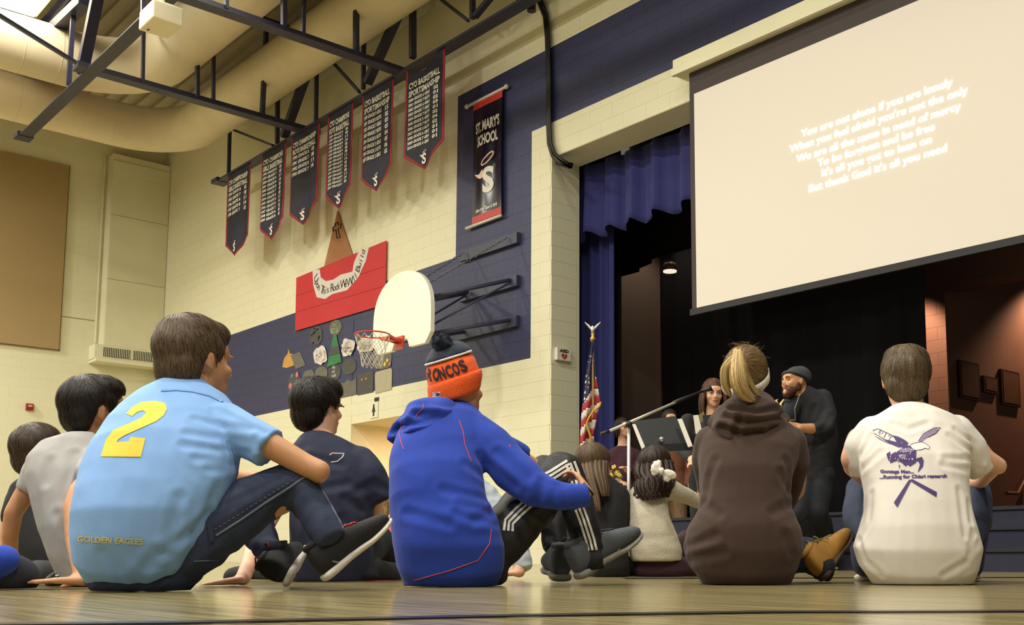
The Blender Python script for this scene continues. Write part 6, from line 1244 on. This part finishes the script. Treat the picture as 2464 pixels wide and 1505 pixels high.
# ---------------- woman behind the ponytail
Z_f = Fig(8.1); dkt = mat('black_tshirt', rgb(30, 27, 28), .85, var=.12)
def standing(fig, x, head_y, s, top_m, leg_m, label, skin, psi, hm, hk, longh, legcol=None, seed=100, arms=None, female=True, foot=1.0, face=True, eye=(70, 60, 45), pitch=0, torso_w=1.0):
    """simple standing adult; s = pixels per metre; head centre at head_y"""
    yb = 1342+CAMZ*s; H_ = (yb-head_y)/s; hip = head_y+s*.78*(H_/1.6); kn = hip+(yb-hip)*.5
    sh = head_y+s*.235
    T = [(x, hip+s*.03, 0, s*.15*torso_w, s*.11), (x, hip-s*.06, 0, s*.165*torso_w, s*.12), (x, hip-s*.2, 0, s*.14*torso_w, s*.105), (x, hip-s*.33, 0, s*.155*torso_w, s*.11), (x, sh+s*.07, 0, s*.175*torso_w, s*.105), (x, sh+s*.0, 0, s*.15*torso_w, s*.085), (x, sh-s*.05, 0, s*.07, s*.065)]
    yw = psi-180; bm = MB(); bm.loft(fig.secs(T, yaw=0, k=.86)); fig.chain(bm, [(x, sh-s*.03, 0, s*.055), (x, head_y+s*.1, 0, s*.052)])
    h_ = Head(fig.P(x, head_y, -.02), psi, pitch, 0, .95); h_.build(bm)
    Ls = [[(x+g*s*.085, hip, 0, s*.08), (x+g*s*.09, kn, -.02, s*.058), (x+g*s*.09, yb-s*.09, .02, s*.04)] for g in (-1, 1)]
    legs(fig, bm, Ls, .85)
    arms = arms or [[(x+g*s*.19, sh+s*.05, 0, s*.05), (x+g*s*.235, sh+s*.32, 0, s*.042), (x+g*s*.15, sh+s*.42, -.22, s*.033)] for g in (-1, 1)]
    for i, L in enumerate(arms): fig.chain(bm, L); P1, P0 = fig.P(*L[-1][:3]), fig.P(*L[-2][:3]); hand(bm, P1, P1-P0, -UP+FW*.2, side=1 if i else -1, curl=.35, k=.9)
    r = person(fig, label, bm, skin, fig.P(x, yb, 0), .010)
    sb = MB(); sb.loft(fig.secs(T)); [fig.chain(sb, [(a, b, c, q+s*.012) for a, b, c, q in L[:-1]]+[(L[-1][0]*.75+L[-2][0]*.25, L[-1][1]*.75+L[-2][1]*.25, L[-1][2]*.75+L[-2][2]*.25, L[-1][3]+s*.01)]) for L in arms]
    fuse('top', sb, top_m, r, voxel=.012, smooth=5, wr=[(-.008, 8, (RT, .5), seed)])
    jb = MB(); jb.loft(fig.secs([(x, hip-s*.04, 0, s*.155*torso_w, s*.115), (x, hip+s*.05, 0, s*.165*torso_w, s*.12)])); legs(fig, jb, [[(a, b, c, q+s*.016) for a, b, c, q in L] for L in Ls]); fuse('trousers', jb, leg_m, r, voxel=.012, smooth=5, wr=[(-.006, 8, None, seed+1)])
    for g in (-1, 1): shoe(r, fig.P(x+g*s*.09, yb, .08), fig.P(x+g*s*.10, yb, -.18), UP, blk, dsol, gla)
    if face: h_.face(r, skin, brow=hm, eye=eye)
    hair(h_, r, [((0, -.018, .036), (.084, .102, .089)), ((0, -.05, -.02), (.078, .065, .08))], hm, n=1500, length=.07, low=-.10, down=.6, wd=.0036, seed=seed, jitter=.1, crown=(0, -.0, .13), tilt=None)
    if longh:
        gd = []
        for k in range(14):
            a = radians(-118+236*k/13); x_, y_ = .088*sin(a), -.095*cos(a)*.9-.005
            s0 = h_.w(x_, y_, .03); e = h_.w(x_*1.15, y_*1.05+(.02 if y_ > 0 else 0), .03-longh); gd.append([(s0, .012), (s0.lerp(e, .5)+(s0-h_.c)*.06, .016), (e, .008)])
        locks(r, 'long_hair', gd, hm, 110, wd=.0034, seg=8, seed=seed)
    return r, h_
haub = hairmat('hair_auburn', (70, 42, 32), (110, 72, 54))
pZ_, hZ = standing(Z_f, 1716, 948, 331, dkt, blackc, 'auburn-haired woman singing in a black top behind the ponytail', SK3, 176, haub, 1, .19, seed=110, pitch=-6, arms=[[(1655, 1015, 0, 16), (1645, 1085, -.05, 14), (1668, 1110, -.25, 11)], [(1765, 1015, 0, 16), (1772, 1085, -.05, 14), (1745, 1100, -.25, 11)]])
tag(mk('shoulder_strap', MB().prism([Z_f.P(1680, 1000, -.16), Z_f.P(1693, 990, -.16), Z_f.P(1698, 1008, -.17), Z_f.P(1686, 1018, -.17)], FW*.003), mat('olive_strap', rgb(110, 96, 48), .7)), 'olive guitar strap patch on the black top of the auburn-haired woman', 'strap')
O_ = Fig(10.9); rust = mat('rust_brown_sweater', rgb(112, 66, 44), .85); khk = mat('khaki_trousers', rgb(128, 98, 70), .85)
standing(O_, 1612, 1012, 245, rust, khk, 'man in a rust sweater and khaki trousers hidden behind the music stand', SK2, 172, hdk, 0, 0, seed=120, torso_w=1.05, arms=[[(1566, 1085, 0, 12), (1560, 1145, 0, 10), (1580, 1165, -.2, 9)], [(1658, 1085, 0, 12), (1664, 1145, -.02, 10), (1663, 1170, -.1, 9)]])
P_ = Fig(11.6); plum = mat('plum_blouse', rgb(66, 34, 46), .85)
pP, hP = standing(P_, 1499, 1030, 230, plum, blackc, 'woman with glasses in a plum top standing between the flag and the music stand', SK3, 150, hdk, 0, .14, seed=130, arms=[[(1462, 1100, 0, 12), (1455, 1155, 0, 10), (1490, 1160, -.2, 8)], [(1530, 1095, 0, 12), (1532, 1145, -.05, 10), (1508, 1130, -.22, 8)]])
mb = MB()
for sx in (-1, 1): mb.tube([hP.w(sx*.032+.022*cos(t), .102, .004+.016*sin(t)) for t in [2*pi*k/12 for k in range(13)]], .003, 5)
mk('glasses', mb, M_BLACK, pP)
# ---------------- music stand, boom stand
MS = Fig(7.2); ms = emp('music_stand', MS.P(1600, 1371, 0)); tag(ms, 'black music stand with a wide tilted desk and white sheets at both sides', 'music stand')
c4 = [MS.P(1522, 1014, -.02), MS.P(1626, 1002, .06), MS.P(1664, 1078, .0), MS.P(1552, 1084, -.08)]; nrm_ = (c4[1]-c4[0]).cross(c4[3]-c4[0]).normalized()
mk('desk', MB().prism(c4, nrm_*.004), mat('stand_black', rgb(34, 36, 38), .5), ms); mk('ledge', MB().bar(c4[3]-nrm_*.02, c4[2]-nrm_*.02, .004, .05), MATS['stand_black'], ms)
mk('post', MB().tube([(c4[0]+c4[2])/2+nrm_*.02, MS.P(1596, 1090, .0), MS.P(1600, 1360, 0)], .011, 10), M_BLACK, ms, smooth=True); mk('clutch_knob', MB().sphere(MS.P(1592, 1058, -.06), .018), mat('chrome', rgb(190, 190, 195), .25, metal=.9), ms, smooth=True)
for k in range(3): a = 2*pi*k/3+.4; b0 = MS.P(1600, 1345, 0); mk('leg', MB().tube([b0, Vector((b0.x+.24*cos(a), b0.y+.24*sin(a), .012))], .009, 8), M_BLACK, ms, smooth=True)
pap = mat('sheet_music', rgb(214, 208, 196), .7)
for i, (Lp, lab) in enumerate((([(1521, 1021), (1529, 1021), (1554, 1080), (1545, 1083)], 'narrow white sheet of music at the left side of the black stand'), ([(1630, 1009), (1641, 1008), (1667, 1074), (1656, 1077)], 'narrow white sheet of music at the right side of the black stand'))):
    o = mk('sheet_music', MB().prism([MS.P(x, y, [-.03, -.03, -.09, -.09][j]+.0) for j, (x, y) in enumerate(Lp)], nrm_*.002), pap); tag(o, lab, 'sheet music')
ms2 = emp('music_stand', MS.P(1690, 1371, .3)); tag(ms2, 'second music stand mostly hidden by the brown hoodie, one white page showing', 'music stand')
mk('desk', MB().prism([MS.P(1690, 1000, .25), MS.P(1780, 995, .3), MS.P(1790, 1070, .28), MS.P(1702, 1075, .22)], FW*.004), MATS['stand_black'], ms2); mk('post', MB().tube([MS.P(1740, 1040, .28), MS.P(1745, 1368, .3)], .011, 8), M_BLACK, ms2); mk('page', MB().prism([MS.P(1668, 1000, .2), MS.P(1680, 999, .2), MS.P(1690, 1040, .18), MS.P(1674, 1045, .18)], FW*.002), pap, ms2)
for k in range(3): a = 2*pi*k/3+.9; b0 = MS.P(1745, 1350, .3); mk('leg', MB().tube([b0, Vector((b0.x+.24*cos(a), b0.y+.24*sin(a), .012))], .009, 8), M_BLACK, ms2)
BS = Fig(6.6); bs = emp('microphone_stand', BS.P(1513, 1375, 0)); tag(bs, 'chrome boom microphone stand rising beside the music stand', 'microphone stand'); chm = mat('bright_chrome', rgb(205, 200, 190), .3, metal=.5)
mk('pole', MB().tube([BS.P(1513, 1370, 0), BS.P(1513, 1034, 0)], .010, 10), chm, bs, smooth=True); mk('boom', MB().tube([BS.P(1464, 1039, -.05), BS.P(1625, 969, .1)], .009, 10), chm, bs, smooth=True)
mk('counterweight', MB().tube([BS.P(1446, 1046, -.06), BS.P(1466, 1038, -.05)], .012, 10), M_BLACK, bs, smooth=True); mk('boom_tip', MB().tube([BS.P(1620, 971, .1), BS.P(1632, 965, .11), BS.P(1690, 942, .16)], [.013, .012, .008], 10), M_BLACK, bs, smooth=True)
mk('clamp', MB().sphere(BS.P(1513, 1022, -.01), .022), M_BLACK, bs, smooth=True)
mk('microphone', MB().tube([BS.P(1690, 942, .16), BS.P(1702, 938, .17), BS.P(1712, 934, .17)], [.012, .014, .02], 10), M_BLACK, bs, smooth=True)
for k in range(3): a = 2*pi*k/3; b0 = BS.P(1513, 1355, 0); mk('leg', MB().tube([b0, Vector((b0.x+.28*cos(a), b0.y+.28*sin(a), .012))], .009, 8), M_BLACK, bs, smooth=True)
# ---------------- flag
FL = Fig(11.3); fl0 = emp('flag_on_pole', Vector((FL.P(1427, 1360).x, FL.P(1427, 1360).y, 0))); tag(fl0, 'American flag with gold fringe hanging on a pole topped by a silver eagle', 'flag')
gold_ = mat('brass_gold', rgb(190, 150, 70), .35, metal=.6); silv = mat('eagle_silver', rgb(190, 188, 180), .35, metal=.6)
b0 = fl0.location; tp = FL.P(1426, 822, 0); tp = Vector((b0.x, b0.y, tp.z))
mk('pole', MB().tube([b0+UP*.02, tp], .014, 10), mat('pole_wood', rgb(166, 130, 76), .4), fl0, smooth=True); mk('base', MB().tube([b0, b0+UP*.03, b0+UP*.08], [.15, .15, .03], 20), gold_, fl0, smooth=True)
mk('ferrule', MB().tube([tp, tp+UP*.03, tp+UP*.05, tp+UP*.09], [.02, .03, .014, .02], 12), gold_, fl0, smooth=True)
e0 = tp+UP*.12; mb = MB(); mb.sphere(e0, (.02, .02, .035)); mb.sphere(e0+UP*.035, .014)
for g in (-1, 1): mb.loft([(e0+RT*(g*.01)+UP*.01, .018, .006, UP, FW), (e0+RT*(g*.04)+UP*.04, .022, .005, UP, FW), (e0+RT*(g*.085)+UP*.085, .008, .003, UP, FW)], 10)
fuse('eagle_finial', mb, silv, fl0, voxel=.004, smooth=2, floor=False)
# cloth: hanging bundled folds; left and right outline by height
OUT = [(822, 1424, 1429), (850, 1418, 1431), (880, 1412, 1432), (905, 1408, 1434), (940, 1405, 1440), (970, 1402, 1445), (1000, 1399, 1437), (1040, 1397, 1430), (1080, 1395, 1428), (1120, 1394, 1416), (1165, 1394, 1405)]
def outl(y):
    for (a, l0, r0), (b, l1, r1) in zip(OUT[:-1], OUT[1:]):
        if y <= b: f = (y-a)/(b-a); return l0+(l1-l0)*f, r0+(r1-r0)*f
    return OUT[-1][1:]
ny, nx = 60, 44; vs = []; colr = []
for r in range(ny+1):
    y = 822+(1165-822)*r/ny; l, rr_ = outl(y)
    for c in range(nx+1):
        u = c/nx; px = l+(rr_-l)*u; dd = .035*sin(u*2*pi*1.6+y*.008)*min(1, (y-822)/80)+.02; vs.append(FL.P(px, y, dd-.04))
fa = [[], [], []]
for r in range(ny):
    for c in range(nx):
        a = r*(nx+1)+c; y = 822+343*(r+.5)/ny; u = (c+.5)/nx; f = (a, a+1, a+nx+2, a+nx+1)
        # canton near the top; stripes run down slanting across the folds
        sgn = y-(905+ (1-u)*70)+ (0)
        if sgn < 0: k = 0
        else: k = 1+(int((y+u*42-(u*u)*20)/19.5) % 2)
        fa[k].append(f)
fred = mat('flag_red', rgb(150, 34, 46), .8); fwh = mat('flag_white', rgb(196, 184, 172), .8); fbl = mat('flag_blue', rgb(26, 26, 58), .8)
for k, (m_, nme) in enumerate(((fbl, 'canton'), (fred, 'red_stripes'), (fwh, 'white_stripes'))):
    g = MB(); g.add(vs, fa[k]); used = sorted({i for f in g.f for i in f}); mp_ = {i: j for j, i in enumerate(used)}; g2 = MB(); g2.add([g.v[i] for i in used], [tuple(mp_[i] for i in f) for f in g.f]); o = mk(nme, g2, m_, fl0, smooth=True); o['kind'] = 'stuff'; o.modifiers.new('s', 'SOLIDIFY').thickness = .003
trF = bvh(*[c for c in fl0.children if c.name.startswith(('canton', 'red_s', 'white_s'))])
st = MB()
def star(cx_, cy_, r): return [(cx_+r*(1 if k % 2 == 0 else .42)*sin(pi*k/5), cy_-r*(1 if k % 2 == 0 else .42)*cos(pi*k/5)) for k in range(10)]
sts = [star(x, y, 4.6) for x, y in ((1421, 858), (1418, 872), (1424, 882), (1415, 890), (1423, 896), (1412, 905), (1419, 910), (1410, 920), (1425, 868), (1413, 932), (1408, 945), (1417, 921), (1407, 960))]
tag(drape('stars', pxpoly(FL, sts), trF, whitec, fl0, grid=.03, off=.006), kind='stuff')
gf = MB(); gf.tube([FL.P(1445, 968, -.07), FL.P(1443, 978, -.08), FL.P(1428, 990, -.08), FL.P(1418, 1004, -.09), FL.P(1411, 1020, -.09), FL.P(1421, 1050, -.08), FL.P(1426, 1078, -.06)], .011, 8); mk('gold_fringe', gf, mat('fringe_gold', rgb(196, 152, 52), .8), fl0, smooth=True)
# ---------------- flowers beside the mic stand
FW_ = Fig(8.6); pot = emp('potted_flowers', Vector((FW_.P(1485, 1368).x, FW_.P(1485, 1368).y, 0))); tag(pot, 'vase of yellow flowers standing between the brown-haired girl and the microphone stand', 'flowers'); pb0 = pot.location
topz = FW_.P(1480, 1150).z
mk('vase', MB().tube([pb0, pb0+UP*.05, pb0+UP*.35, pb0+UP*.55], [.12, .14, .10, .12], 18), mat('green_vase', rgb(56, 74, 54), .5), pot, smooth=True)
mgn = mat('leaf_green', rgb(66, 84, 40), .7); myl = mat('petal_yellow', rgb(196, 168, 66), .7)
for k in range(20):
    a = rnd.uniform(0, 2*pi); r = rnd.uniform(.01, .09); t0 = pb0+Vector((r*cos(a), r*sin(a), 0)); t0.z = topz+rnd.uniform(-.14, .10); mk('stem', MB().tube([pb0+UP*.5, t0], .003, 4), mgn, pot); fm = MB(); n0 = Vector((cos(a), sin(a), .6)).normalized(); s1_ = n0.orthogonal().normalized(); s2_ = n0.cross(s1_)
    for j in range(5): d = s1_*cos(2*pi*j/5)+s2_*sin(2*pi*j/5); e_ = n0.cross(d)*.010; fm.add([t0, t0+d*.015+e_, t0+d*.022+n0*.004, t0+d*.015-e_], [(0, 1, 2, 3)])
    fm.sphere(t0+n0*.003, .006, n=6, m=4); mk('flower', fm, myl, pot)
